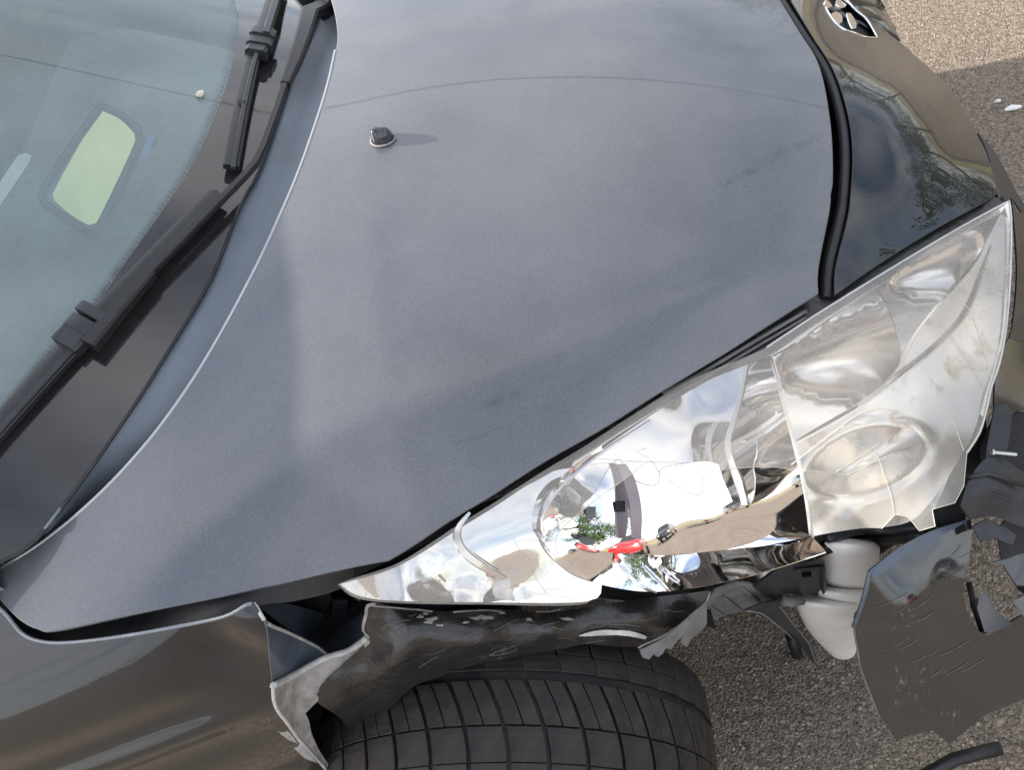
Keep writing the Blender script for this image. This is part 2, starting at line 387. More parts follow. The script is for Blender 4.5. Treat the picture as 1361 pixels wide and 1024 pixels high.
# ------------------------------------------------------------------ the car
car = empty('damaged_car', (0, 0, 0), 'dark grey hatchback with a smashed front corner and cracked headlight', 'car')

# --- bonnet surface
CA, CB = (-.15, .655), (.56, .395)                           # line of the shoulder crease in plan: (x, |y|)
YC = .10                                                     # middle plane of the car
def hood_z(x, y):
    ay = abs(y-YC)-YC; xp = max(0., x); yy = y-YC
    z = 1.02-.15*x-.20*x*x-.196*yy*yy-.28*xp*yy*yy
    tx = (x-CA[0])/(CB[0]-CA[0]); yc = CA[1]+(CB[1]-CA[1])*tx
    d = ay-yc                                                # outside of the crease the sheet turns down a little more
    s = .012; sd = s*math.log1p(math.exp(max(-40, min(40, d/s))))
    return z-.40*sd*min(1, max(0, (x+.45)/.35))
hood = zfield(hood_z)
rear = [(449, -10), (446, 66), (432, 125), (400, 220), (367, 298), (331, 373), (276, 473), (220, 557), (165, 623), (110, 677), (55, 721), (18, 745), (0, 756), (-14, 772, 1)]
low = [(0, 799), (26, 826), (50, 838), (76, 839.5), (198, 814), (331, 787.5), (459, 758), (517, 746.6, 1), (553, 724.6), (606, 689), (653, 661), (723, 616), (800, 572), (876, 524), (964, 471), (1023, 433), (1089, 391, 1)]
front = [(1089, 357), (1104, 278), (1105, 260), (1108, 235), (1105, 165), (1090, 88), (1061, 38), (1031, 0)]
def mirror_px(pts, surf):
    o = []
    for p in pts:
        q = surf(p[0], p[1]); o.append(px((q[0], 2*YC-q[1], q[2]))+tuple(p[2:]))
    return o
def to_center(pts, surf, last):
    """drop points past the car's centre line and end exactly on it"""
    return [p for p in pts if surf(p[0], p[1])[1] < -.02]
rear_r = [p for p in rear if hood(p[0], p[1])[1] < YC-.03]; front_r = [p for p in front if hood(p[0], p[1])[1] < YC-.03]
right = rear_r+low+front_r
left = mirror_px(right, hood)[::-1]
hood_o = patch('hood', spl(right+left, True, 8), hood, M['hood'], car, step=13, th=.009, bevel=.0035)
tube('bonnet_edge_highlight', [np.array(hood(*p[:2]))+np.array((-.001, 0, -.001)) for p in spl([p[:2] for p in rear_r], False, 10)], .0024, M['edge'], hood_o, 8)
# --- rubber seal and dark gap under the bonnet edge
def under(dz): return zfield(lambda x, y: hood_z(x, y)-dz)
gap = [(1045, 0), (1078, 50), (1108, 97), (1126, 153), (1132, 206), (1129, 264), (1124, 294), (1108, 357), (1107, 396)]
u2 = under(.022)
tube('bonnet_seal', [u2(*p) for p in spl([(1022, -18)]+[(a-9, b) for a, b in gap], False, 10)], .008, M['rubber'], car, 8)

# --- bumper nose: swept from the bonnet gap down to the outer lip
u3 = under(.010)
Aedge = spl([(1051, 0), (1079, 46), (1109, 95), (1127, 152), (1133, 206), (1130, 264), (1125, 296), (1110, 357), (1109, 393)], False, 9)
Bpx = [(1190, 50), (1216, 73), (1243, 97), (1270, 126), (1293, 167), (1314, 212), (1325, 256), (1254, 299), (1196, 334), (1143, 369), (1109, 394)]
Bz = [.66, .66, .66, .66, .655, .655, .66, .69, .71, .73, .745]
def resample(pts, n):
    P = [np.array(p, float) for p in pts]; L_ = [0]
    for a, b in zip(P, P[1:]): L_.append(L_[-1]+np.linalg.norm(b-a))
    o = []
    for k in range(n):
        s = L_[-1]*k/(n-1); i = max(j for j in range(len(L_)) if L_[j] <= s+1e-9); i = min(i, len(P)-2)
        t = (s-L_[i])/max(1e-9, L_[i+1]-L_[i]); o.append(P[i]+(P[i+1]-P[i])*t)
    return o
nose_ctrl = [(*p, u3(*p)) for p in Aedge[::3]]+[(u, v, 'z', z) for (u, v), z in zip(Bpx, Bz)]+[(1190, 180, 'z', .765), (1160, 100, 'z', .76), (1210, 240, 'z', .745), (1150, 300, 'z', .75), (1240, 190, 'z', .73), (1200, 110, 'z', .735)]
nose_s = tps(nose_ctrl, 8e-4)
noseout = Aedge+spl([(1109, 394, 1), (1143, 369), (1196, 334), (1254, 299), (1314, 266), (1326, 257, 1), (1314, 212), (1293, 167), (1270, 126), (1243, 97), (1216, 73), (1190, 50), (1170, 36), (1140, 14), (1118, -4), (1090, -30, 1)], False, 9)[1:]
recess = spl([(1095, 6, 1), (1110, -14), (1137, 13), (1152, 26), (1166, 50, 1), (1150, 49), (1137, 44), (1120, 38), (1107, 26)], True, 5)
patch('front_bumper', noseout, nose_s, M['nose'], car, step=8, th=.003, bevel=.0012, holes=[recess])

# --- windscreen, its black band and the scuttle below it
def wind_z(x, y): yy = y-YC; return .985-.072*yy*yy-.55*(x+.10+.56*yy*yy)
def windh(h): return zfield(lambda x, y: wind_z(x, y)+h)
wind = windh(0)
glass_edge = [(425, 5), (405, 52), (384, 110), (345, 226), (320, 272), (279, 374), (220, 473), (176, 543), (110, 638), (48, 719), (27, 735), (0, 748), (-30, 765)]
ge = spl(glass_edge, False, 14)
base = [wind(*p) for p in ge]; base = [p for p in base if p[1] < YC-.015]
base = base[::-1]+[np.array((p[0], 2*YC-p[1], p[2])) for p in base]
rows = []
for k in range(25):
    s = k/24
    rows.append([np.array((p[0]+(-1.02-.10*(p[1]-YC)**2-p[0])*s, YC+(p[1]-YC)*(1-.18*s), 0)) for p in base])
    rows[-1] = [np.array((p[0], p[1], wind_z(p[0], p[1]))) for p in rows[-1]]
rows = [[r[j] for r in rows] for j in range(len(base))]
wscreen = grid_mesh('windscreen', rows[::-1], M['glass'], car)
frit_in = [(312, 0), (318, 29), (307, 92), (279, 169), (250, 228), (206, 294), (154, 367), (127, 407), (60, 480), (-5, 560), (-90, 660), (-170, 745, 1)]
wl = windh(.0012)
frit = patch('frit_band', spl(frit_in[::-1]+[(330, -60, 1), (452, -60, 1)]+glass_edge+[(-120, 800, 1)], True, 10), wl, M['frit'], wscreen, step=14, th=0)
bm = bmesh.new(); fi = spl(frit_in[:-1], False, 3.2); wd = windh(.0016)
for i, (a, b) in enumerate(fi):
    for k in range(4):
        p = wd(a-2.2-k*2.6-(1.3 if i % 2 else 0), b-.6*k); n = Vector((.45, 0, .89)); e1 = Vector((-.89, 0, .45)); e2 = Vector((0, 1, 0)); rr_ = .0013-.00025*k
        bm.faces.new([bm.verts.new(Vector(p)+e1*rr_*math.cos(t)+e2*rr_*math.sin(t)) for t in (0, 1.05, 2.1, 3.14, 4.19, 5.24)])
tag(from_bm('frit_dots', bm, M['frit'], wscreen), kind='stuff')
tube('glass_edge_trim', [windh(.001)(*p) for p in ge], .0022, M['plastic'], wscreen, 6)
cowl_s = tps([(*p, windh(-.006)(*p)) for p in ge[::4]]+[(*p[:2], under(.034)(*p[:2])) for p in rear])
patch('scuttle_panel', spl([(a+1, b-1) for a, b in glass_edge[:-1]]+[(-20, 780, 1), (20, 775), (75, 730), (185, 630), (295, 480), (385, 300), (420, 220), (450, 125), (464, 66), (467, -30), (430, -40, 1)], True, 10), cowl_s, M['cowl'], car, step=14, th=.003)
# clip at the foot of the scuttle
for a, b, c_, d_ in ((28, 731, 40, 722), (44, 722, 60, 712)):
    beam('scuttle_clip', [under(.018)(a, b), under(.016)(c_, d_)], .006, .006, (0, 0, 1), M['plastic'], car)

# --- wipers
WN = (.45, -.1, .89)
def wpts(pts, h, step=14): return [windh(h)(*p) for p in spl(pts, False, step)]
def wiper(blade_px, arm_parts, clip_px, bw, band, extra=None):
    wp = empty('wiper', tuple(windh(.0)(*blade_px[0]))); wp.parent = car
    def put(o): o.parent = wp; o.matrix_parent_inverse = Matrix.Translation(wp.location).inverted(); return o
    bl = put(beam('blade', wpts(blade_px, .020), bw, .010, WN, M['wiper']))
    put(beam('rubber_lip', wpts(blade_px, .007), .007, .016, WN, M['rubber']))
    bm = bmesh.new()
    beam_bm(bm, wpts([(a+3, b+2) for a, b in blade_px], .0275), bw*.34, .007, WN); put(from_bm('blade_spine', bm, M['plastic'], None, True, 35))
    for pts, wd_, hd_, h in arm_parts:
        P = []
        n = len(pts)
        q = [windh(h[i] if isinstance(h, (list, tuple)) else h)(*pts[i]) for i in range(n)]
        put(beam('arm', q, wd_, hd_, WN, M['wiper']))
    for (a, b), (c_, d_), w_, h_, z_ in clip_px:
        put(beam('connector', [windh(z_)(a, b), windh(z_)((a+c_)/2, (b+d_)/2), windh(z_)(c_, d_)], w_, h_, WN, M['plastic']))
    for (a, b), (c_, d_) in band:
        put(beam('clip', [windh(.026)(a, b), windh(.026)(c_, d_)], .007, .012, WN, M['rubber']))
    if extra: extra(put)
    return wp
def pivot(put):
    c0 = Vector(cowl_s(437, 20)); bm = bmesh.new()
    tube_bm(bm, [c0-Vector((0, 0, .01)), c0+Vector((.004, 0, .03)), c0+Vector((.007, 0, .034)), c0+Vector((.008, 0, .05))], [.017, .016, .010, .009], 12, True, 1, Vector((1, 0, 0)))
    put(from_bm('pivot', bm, M['rubber'], None, True, 40))
    put(beam('pivot_bracket', [c0+Vector((-.03, .03, .03)), c0+Vector((.0, .005, .045)), c0+Vector((.02, -.02, .03))], .012, .02, WN, M['plastic']))
wiper([(289, 258), (240, 308), (190, 360), (140, 413), (92, 465), (40, 522), (-20, 590), (-110, 700)],
      [([(433, 5), (412, 16), (404, 45), (393, 78), (379, 112)], [.022, .029, .026, .021, .014], [.012, .018, .018, .015, .012], [.040, .044, .042, .040, .036]),
       ([(380, 108), (368, 145), (350, 195), (340, 216), (326, 232), (287, 272), (245, 316), (200, 362)], .0095, .010, .036),
       ([(200, 362), (160, 408), (118, 459)], [.016, .019, .021], [.013, .017, .018], .036)],
      [((131, 413), (121, 424), .046, .020, .031), ((118, 428), (104, 443), .042, .019, .027), ((106, 440), (86, 461), .038, .020, .025)], .026, [], pivot)
wiper([(372, -38), (362, 0), (347, 45), (336, 78), (322, 140), (307, 222)],
      [([(378, -40), (368, 0), (354, 46)], .013, .012, .038)],
      [((352, 42), (348, 50), .040, .018, .032), ((349, 50), (344, 62), .040, .018, .028), ((345, 60), (340, 72), .034, .018, .025)], .022, [((318, 136), (325, 139))])

# --- interior mirror hanging behind the glass, and the cabin seen through it
mc = [(134, 140), (160, 152), (184, 172), (186, 186), (160, 245), (130, 304), (117, 308), (88, 290), (60, 270), (57, 254), (93, 197)]
t0 = dep(wind(122, 222))+.11
mir = empty('rear_view_mirror', tuple(at_d(122, 222, t0))); mir.parent = car
_mn = None
def mplane(off):
    a = at_d(122, 222, t0); n = np.array((.43, -.42, .80)); n /= np.linalg.norm(n)
    def g(u, v):
        d = ray(u, v); t = ((a+n*off-CAM)@n)/(d@n); return CAM+d*t
    return g
hs = patch('housing', spl(mc, True, 8), mplane(0), M['dash'], None, step=14, th=.03, bevel=.006); hs.parent = mir; hs.matrix_parent_inverse = Matrix.Translation(mir.location).inverted()
mg = [(136, 146), (158, 157), (179, 178), (180, 188), (155, 243), (129, 296), (118, 299), (92, 284), (72, 266), (70, 258), (100, 202)]
hg = patch('mirror_glass', spl(mg, True, 8), mplane(.002), M['mirror'], None, step=14, th=.001); hg.parent = mir; hg.matrix_parent_inverse = Matrix.Translation(mir.location).inverted()
fr_ = tube('frame', [np.array(mplane(.003)(*p)) for p in spl(mc+mc[:1], False, 8)], .006, M['rubber'], None, 8); fr_.parent = mir; fr_.matrix_parent_inverse = Matrix.Translation(mir.location).inverted()
st = tube('stem', [at_d(200, 186, t0-.05), at_d(192, 196, t0+.03), at_d(150, 205, t0+.06)], .010, M['dash']); st.parent = mir; st.matrix_parent_inverse = Matrix.Translation(mir.location).inverted()
bs = patch('sticker', [(190, 195), (203, 174), (207, 180), (197, 205), (186, 214)], windh(-.006), M['blue'], car, step=8, th=.001)
tag(patch('paper_slip', [(-30, 286), (24, 206), (34, 203), (42, 207), (38, 216), (-6, 282)], lambda u, v: at_z(u, v, .953), M['paper'], None, step=12, th=.001), 'pale paper slip lying on the dashboard beside the mirror', 'paper')
def P3(*a): return np.array(a, float)
bm = bmesh.new()
R_ = []
for i in range(17):
    y = -.66+1.32*i/16
    R_.append([P3(-.16-.72*y*y, y*.98, .90-.09*y*y), P3(-.40-.45*y*y, y, .935), P3(-.72, y, .95), P3(-.80, y, .90), P3(-.80, y, .60)])
grid_mesh('dashboard', R_, M['dash'], car)
def seat(y):
    s = empty('seat', (-1.35, y, .35)); s.parent = car
    for nme, c_, ax in (('cushion', (0, 0, .12), (.26, .24, .08)), ('backrest', (-.30, 0, .48), (.07, .24, .32)), ('headrest', (-.37, 0, .90), (.05, .13, .09))):
        bm = bmesh.new(); box_bm(bm, c_, (ax[0], 0, 0), (0, ax[1], 0), (-.2*ax[2], 0, ax[2])); bmesh.ops.bevel(bm, geom=bm.edges[:], offset=.045, segments=4, affect='EDGES', profile=.6)
        from_bm(nme, bm, M['seat'], s)
    return s
seat(-.37); seat(.37)
for sy in (-1, 1): grid_mesh('door_trim', [[P3(x, sy*.70+(2*YC if sy > 0 else 0), z) for z in (.25, .6, .88, .95)] for x in (-.50, -1.2, -2.0, -2.7)], M['seat'], car)
ring = [P3(-.93+.06*math.sin(a), .37+.185*math.cos(a), .90+.17*math.sin(a)) for a in [2*math.pi*k/28 for k in range(29)]]
tube('steering_wheel', ring, .014, M['dash'], car, 8)

# --- wing (front side panel) up to the tear
YP = [(1.2, -.55), (.955, -.69), (.925, -.742), (.895, -.775), (.86, -.798), (.82, -.815), (.77, -.828), (.72, -.838), (.66, -.845), (.58, -.847), (.45, -.845), (.30, -.835), (.15, -.80), (-.5, -.80)]
YZ = np.array([p[0] for p in YP][::-1]); YY = np.array([p[1] for p in YP][::-1])
def wing_y(x, z):
    tw = min(1, max(0, (-x-.18)/.42)); tw = tw*tw*(3-2*tw); zt = z+.05*tw
    y = float(np.interp(zt, YZ, YY))*.34+.33*float(np.interp(zt+.018, YZ, YY))+.33*float(np.interp(zt-.018, YZ, YY))-.030*tw
    zc = .735+.10*(x+.25); a = 1/(1+math.exp(max(-40, min(40, (x+.28)/.03))))          # pressed line in the flank
    dz = z-zc
    y += a*(.010*math.exp(-((dz-.035)/.030)**2)-.006*math.exp(-(dz/.016)**2)+.007*math.exp(-((dz+.05)/.035)**2))
    y += .020*math.exp(-((x+.24)/.07)**2-((z-.83)/.05)**2)-.012*math.exp(-((x+.20)/.035)**2-((z-.86)/.05)**2)   # crash dents next to the tear
    return y
wing = yfield(wing_y)
wing_out = spl([(-30, 760, 1), (0, 809), (30, 842), (60, 853.5), (99, 853.5), (165, 845), (238, 832), (298, 819), (327, 804.5), (336, 801.5, 1), (354, 832), (359, 875), (362, 921), (367, 945), (397, 981), (431, 1023), (470, 1090), (480, 1200, 1), (-140, 1200, 1), (-140, 700, 1), (-90, 690, 1)], True, 8)
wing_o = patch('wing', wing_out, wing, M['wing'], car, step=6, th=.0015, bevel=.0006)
tube('wing_edge_highlight', [np.array(wing(*p))+np.array((0, .001, .0)) for p in spl([(-60, 770), (0, 811), (30, 844), (60, 855), (99, 855), (165, 847), (238, 834), (298, 821), (327, 806), (335, 804)], False, 7)], .0024, M['edge2'], wing_o, 8)
# black channel under the bonnet edge
gs = tps([(*p[:2], under(.046)(*p[:2])) for p in low[:9:2]]+[(a, b, wing(a, b)+np.array((0, .012, -.024))) for a, b in ((30, 842), (99, 853), (165, 845), (238, 832), (300, 818))]+[(400, 800, under(.06)(400, 790)), (470, 775, under(.065)(470, 765))])
patch('bonnet_channel', spl([(-20, 750, 1), (-10, 800), (15, 832), (50, 862), (99, 862), (165, 853), (238, 840), (300, 827), (345, 806), (390, 800), (440, 788), (470, 775, 1), (470, 745, 1), (330, 770), (198, 795), (76, 818), (50, 815), (20, 780, 1)], True, 9), gs, M['rubber'], car, step=12, th=.002)

# --- headlight
lens_ctrl = [(*p, under(.014)(*p)) for p in ((459, 766), (553, 733), (653, 668), (773, 597), (847, 550), (920, 503), (1019, 445), (1084, 403))]
lens_ctrl += [(1143, 373, 'z', .722), (1195, 341, 'z', .70), (1254, 305, 'z', .68), (1341, 267, 'z', .648)]
lows = [(470, 795, .79), (547, 803, .78), (635, 804, .77), (779, 803, .77), (878, 797, .765), (945, 788, .76), (1011, 773, .755), (1107, 734, .745)]
lens_ctrl += [(a, b, 'y', -c_) for a, b, c_ in lows]
lens_ctrl += [(1344, 290, 'z', .640), (1343, 363, 'z', .63), (1337, 437, 'z', .62), (1318, 513, 'z', .62), (1302, 575, 'z', .62), (1285, 602, 'z', .622), (1243, 700, 'z', .63)]
_l0 = tps(lens_ctrl)
lens_ctrl += [(u, v, 'd', _l0.depth(u, v)-b_) for u, v, b_ in ((560, 770, .012), (640, 745, .02), (740, 715, .028), (840, 680, .036), (940, 640, .042), (1040, 590, .046), (1130, 540, .046), (1210, 470, .040), (1270, 390, .028), (1200, 600, .034), (1100, 650, .036), (980, 700, .030), (860, 740, .024))]
lens = tps(lens_ctrl)
def loff(o): return lambda u, v: at_d(u, v, lens.depth(u, v)+o)
lamp = empty('headlight', (0.3, -.6, .75)); lamp.parent = car
def lp(o): o.parent = lamp; o.matrix_parent_inverse = Matrix.Translation(lamp.location).inverted(); return o
lens_low = [(449, 777, 1), (467, 793), (497, 800), (547, 803), (635, 804), (779, 803)]
lens_hole = [(742, 738, 1), (738, 718), (751, 699), (787, 669), (825, 641), (845, 626), (865, 613), (878, 631), (902, 648), (925, 659), (933, 656), (934, 634, 1), (941, 628), (968, 624), (1011, 621), (1044, 623), (1066, 633, 1), (1072, 665), (1079, 713, 1)]
lens_right = [(1143, 703), (1172, 703, 1), (1190, 684, 1), (1206, 687, 1), (1214, 696), (1222, 706, 1), (1243, 700, 1), (1239, 678, 1), (1244, 676, 1), (1269, 669, 1), (1281, 646, 1), (1285, 602, 1), (1302, 575), (1312, 540), (1318, 513), (1328, 484), (1337, 437), (1343, 363), (1344, 290), (1341, 267, 1)]
lens_up = [(1278, 301), (1184, 357), (1084, 419), (1019, 462), (920, 504), (847, 548), (773, 596), (723, 626), (653, 671), (606, 700), (553, 735), (520, 753), (470, 769)]
lens_out = spl(lens_low+[(782, 770, 1)]+lens_hole+lens_right+lens_up, True, 7)
lens_o = lp(patch('lens', lens_out, lens, M['lens'], None, step=11, th=0))
full_out = spl(lens_low+[(878, 797), (945, 788), (1011, 773), (1077, 747), (1107, 733, 1), (1090, 716, 1)]+lens_right+lens_up, True, 9)
# broken edges and cracks: raw plastic standing a little proud of the lens
cracks = [[(1052, 618), (1108, 575), (1140, 552), (1167, 544), (1196, 549), (1220, 568), (1234, 586)], [(1067, 625), (1114, 630), (1152, 635)],
          [(1121, 584), (1150, 596), (1167, 609), (1174, 631), (1184, 658), (1189, 684)], [(1111, 628), (1171, 588)], [(1126, 631), (1193, 600)],
          [(1234, 390), (1262, 393), (1278, 400), (1289, 412), (1302, 449), (1318, 505)], [(1258, 546), (1268, 565), (1281, 599)], [(863, 609), (845, 600), (860, 596)],
          [(762, 620), (818, 615), (876, 614), (920, 617), (956, 622)], [(662, 788), (690, 776), (713, 770)], [(700, 741), (711, 766), (726, 789)], [(1262, 322), (1250, 340)], [(1318, 300), (1300, 345), (1296, 372)]]
for i, cpx in enumerate(cracks):
    lp(tube('crack', [loff(-.0006)(*p) for p in spl(cpx, False, 9)], (.0003 if i not in (0, 5, 6) else .0006), M['cream'], None, 5, .8))
for seg_ in (lens_hole[:11], lens_hole[10:18], lens_right[1:13]):
    lp(tube('broken_edge', [loff(0)(*p) for p in spl(seg_, False, 7)], .0005, M['cream'], None, 5))
lp(tube('lens_rim', [loff(.001)(*p[:2]) for p in spl(lens_right[11:]+lens_up[:4], False, 9)], .0016, M['lensrim'], None, 6))
# housing behind it
def bowl(cu, cv, back, axis, L0, L1, r1, floor):
    A = np.array(loff(back)(cu, cv)); ax = np.array(axis, float); ax /= np.linalg.norm(ax); A = A-ax*L0; f4 = r1*r1/(L0+L1)
    def g(u, v):
        d = ray(u, v); o = CAM-A; ox, dx = o@ax, d@ax; op_, dp = o-ax*ox, d-ax*dx
        a = dp@dp; b_ = 2*(op_@dp)-f4*dx; c_ = op_@op_-f4*ox; D = b_*b_-4*a*c_; t = lens.depth(u, v)+floor
        if D > 0:
            t2 = (-b_+math.sqrt(D))/(2*a); k = .006; h_ = max(0, min(1, .5+.5*(t2-t)/k)); t = t+(t2-t)*h_+k*h_*(1-h_)
        t = min(t, lens.depth(u, v)+.20)
        return CAM+d*t
    return g
lp(patch('lamp_housing', full_out, loff(.21), M['silver'], None, step=22, th=.003))
rim_px = [(1079, 713, 1), (1010, 727), (930, 735), (860, 738), (800, 733), (762, 716), (742, 690), (757, 643), (800, 598)]
main_out = spl([(1024, 474, 1), (980, 487), (920, 518), (860, 556), (800, 598, 1)]+rim_px[::-1][1:-1]+[(1079, 713, 1), (1072, 665), (1060, 612), (1040, 530)], True, 6)
main_b = tps([(u, v, loff(o_)(u, v)) for u, v, o_ in ((715, 686, 0.011), (757, 640, 0.051), (800, 594, 0.049), (860, 556, 0.051), (920, 518, 0.061), (1024, 474, 0.06), (1046, 550, 0.098), (1062, 622, 0.11), (1079, 713, 0.111), (1010, 727, 0.084), (930, 735, 0.064), (860, 738, 0.046), (800, 733, 0.028), (742, 690, 0.025), (900, 650, 0.071), (980, 640, 0.087), (830, 660, 0.064), (920, 580, 0.07), (960, 690, 0.074), (1030, 670, 0.096))], 1e-5)
lp(patch('main_reflector', main_out, main_b, M['chrome'], None, step=8, th=.0015))
fl_ctrl = [(p[0], p[1], main_b(p[0], p[1])) for p in rim_px]+[(u, v, loff(o_)(u, v)) for u, v, o_ in ((1098, 734, .050), (1000, 766, .026), (900, 786, .010), (830, 785, .010), (760, 764, .010), (722, 727, .012), (716, 686, .014), (745, 640, .012), (800, 594, .016), (900, 762, .040), (800, 757, .022), (735, 705, .022))]
floor_s = tps(fl_ctrl)
floor_out = spl([(800, 598, 1), (800, 592, 1), (745, 638), (716, 686), (722, 726), (760, 763), (830, 784), (900, 785), (1000, 765), (1098, 734, 1)]+rim_px[:-1], True, 6)
lp(patch('reflector_floor', floor_out, floor_s, M['chrome'], None, step=7, th=.0015))
side_out = spl([(452, 777, 1), (470, 790), (500, 797), (547, 800), (640, 801), (780, 800), (800, 778, 1), (758, 763), (720, 727), (715, 686), (743, 640), (760, 622, 1), (723, 632), (653, 677), (606, 706), (553, 740), (515, 759), (470, 772)], True, 7)
side_s = tps([(452, 777, loff(.012)(452, 777)), (547, 800, loff(.008)(547, 800)), (640, 801, loff(.008)(640, 801)), (780, 800, loff(.008)(780, 800)), (715, 686, loff(.03)(715, 686)), (653, 677, loff(.020)(653, 677)), (553, 740, loff(.018)(553, 740)), (620, 740, loff(.030)(620, 740)), (680, 745, loff(.034)(680, 745)), (600, 783, loff(.026)(600, 783)), (690, 780, loff(.034)(690, 780)), (530, 785, loff(.016)(530, 785)), (743, 640, loff(.02)(743, 640)), (740, 760, loff(.03)(740, 760))])
lp(patch('side_reflector', side_out, side_s, M['chrome'], None, step=8, th=.0015))
hb_out = spl([(1026, 476, 1), (1060, 455), (1110, 420), (1160, 385, 1), (1175, 402), (1190, 440), (1197, 470), (1190, 492), (1150, 530), (1100, 560), (1058, 585, 1), (1046, 540)], True, 7)
hb = bowl(1115, 485, .075, (1, -.15, -.02), .08, .09, .075, .016)
lp(patch('high_beam_reflector', hb_out, hb, M['dustychrome'], None, step=8, th=.0015))
sg_out = spl([(1166, 384, 1), (1210, 350), (1250, 327), (1290, 306), (1308, 318), (1296, 345), (1262, 384), (1225, 430), (1198, 468, 1), (1190, 430), (1178, 402)], True, 7)
sg = bowl(1240, 365, .05, (1, -.05, 0), .06, .07, .055, .014)
lp(patch('signal_reflector', sg_out, sg, M['dustychrome'], None, step=8, th=.0015))
bz_out = spl([(1058, 587, 1), (1100, 562), (1150, 532), (1192, 494), (1225, 435), (1265, 388), (1300, 345), (1312, 318), (1330, 285, 1), (1340, 290), (1339, 363), (1332, 437), (1322, 484), (1312, 515), (1304, 545), (1290, 585), (1275, 610), (1250, 650), (1215, 690), (1176, 701), (1143, 702), (1081, 713, 1), (1072, 665)], True, 7)
bz = tps([(u, v, loff(o_)(u, v)) for u, v, o_ in ((1058, 587, .05), (1150, 532, .045), (1225, 435, .04), (1300, 345, .03), (1330, 285, .015), (1339, 363, .012), (1322, 484, .012), (1290, 585, .012), (1250, 650, .016), (1176, 701, .02), (1081, 713, .02), (1072, 665, .035), (1150, 620, .055), (1220, 540, .05), (1280, 440, .035), (1120, 680, .04))])
def bz2(u, v):
    r_ = math.hypot((u-1150)/82, (v-(612-.25*(u-1150)))/46); k = max(0, 1-r_); k = k*k*(3-2*k); e = math.exp(-((r_-1)/.10)**2)
    return np.array(bz(u, v))+ray(u, v)*(.030*k-.004*e)
lp(patch('bezel', bz_out, bz2, M['stained'], None, step=7, th=.0015))
tp_out = spl([(760, 621, 1), (800, 592), (860, 554), (920, 516), (980, 485), (1024, 473), (1060, 453), (1110, 418), (1166, 382), (1210, 348), (1250, 325), (1290, 304), (1330, 283, 1), (1338, 272, 1), (1278, 304), (1184, 360), (1084, 422), (1019, 466), (920, 508), (847, 553), (773, 601)], True, 8)
lp(patch('upper_trim', tp_out, loff(.016), M['silver'], None, step=8, th=.002))
# ridges, steps and shields on the reflectors
def strip(name, pts, fn, off, wid, hei, mt):
    q = [np.array(fn(*p)) for p in spl(pts, False, 8)]; n = -np.array(_F)
    return lp(beam(name, [p+n*off for p in q], wid, hei, tuple(n), mt))
strip('divider', [(1026, 476), (1042, 535), (1060, 606), (1071, 655), (1079, 713)], loff(.016), 0, .003, .010, M['silver'])
strip('bezel_ridge', [(1313, 330), (1287, 407), (1255, 449), (1205, 493), (1137, 543), (1058, 588)], lambda u, v: np.array(loff(.030)(u, v)), 0, .004, .016, M['silver'])
strip('chamber_rim', [(865, 560), (800, 602), (745, 648), (720, 690), (724, 712)], loff(.012), 0, .004, .008, M['chrome'])
lp(patch('bulb_shield', spl([(822, 617, 1), (832, 617, 1), (845, 640), (853, 680), (852, 718, 1), (842, 715, 1), (838, 680), (832, 645)], True, 6), lambda u, v: at_d(u, v, main_b.depth(u, v)-.022), M['lilac'], None, step=7, th=.004))
for (a, b), mt in (((824, 673), 'black'), ((785, 681), 'greyplastic')):
    p = Vector(main_b(a, b)); bm = bmesh.new(); box_bm(bm, p-Vector(_F)*.002, Vector(_R)*.006, Vector(_U)*.0065, Vector(_F)*.004); lp(from_bm('bulb_socket', bm, M[mt], None, False))
for s_ in ([(826, 752), (850, 778), (872, 788)], [(857, 751), (880, 774), (890, 786)], [(889, 748), (884, 756), (903, 772)]):
    lp(tube('reflector_step', [np.array(floor_s(*p))-_F*.003 for p in s_], .0016, M['badge'], None, 6))
lp(beam('side_blade', [loff(.02)(*p) for p in spl([(624, 682), (608, 705), (614, 730), (650, 758), (672, 769)], False, 7)], [.008]*3+[.006]*30, .004, tuple(-_F), M['chrome'])) if False else None
sb = spl([(624, 682), (608, 705), (614, 730), (640, 752), (672, 769)], False, 7)
lp(beam('side_blade', [loff(.022)(*p) for p in sb], [.010*math.sin(math.pi*min(.97, .12+.8*i/len(sb)))+.001 for i in range(len(sb))], .006, tuple(-_F), M['dustychrome']))
# painted rail between bonnet edge and lamp
rl = tps([(*p, under(.026)(*p)) for p in ((700, 635), (800, 578), (876, 530), (964, 477), (1023, 440), (1089, 397))]+[(1120, 408, loff(.01)(1120, 408)), (1019, 470, loff(.012)(1019, 470)), (920, 512, loff(.01)(920, 512)), (773, 603, loff(.006)(773, 603)), (1195, 345, loff(.004)(1195, 345)), (1320, 275, loff(.004)(1320, 275))])
patch('lamp_rail', spl([(640, 668, 1), (723, 612), (800, 566), (876, 518), (964, 465), (1023, 427), (1089, 385), (1143, 364), (1195, 330), (1254, 294), (1322, 260, 1), (1334, 270, 1), (1278, 306), (1184, 364), (1084, 427), (1019, 472), (920, 514), (847, 556), (773, 603), (700, 645)], True, 9), lambda u, v: np.array(rl(u, v)), M['crumple'], car, step=10, th=.002)
for o_, r_ in ((0, .003), (9, .0022)):
    tube('rail_fold', [np.array(rl(a, b+o_))-.004*_F for a, b in spl([(880, 524), (930, 497), (1000, 455), (1070, 414)], False, 12)], r_, M['greyplastic'], car, 6)

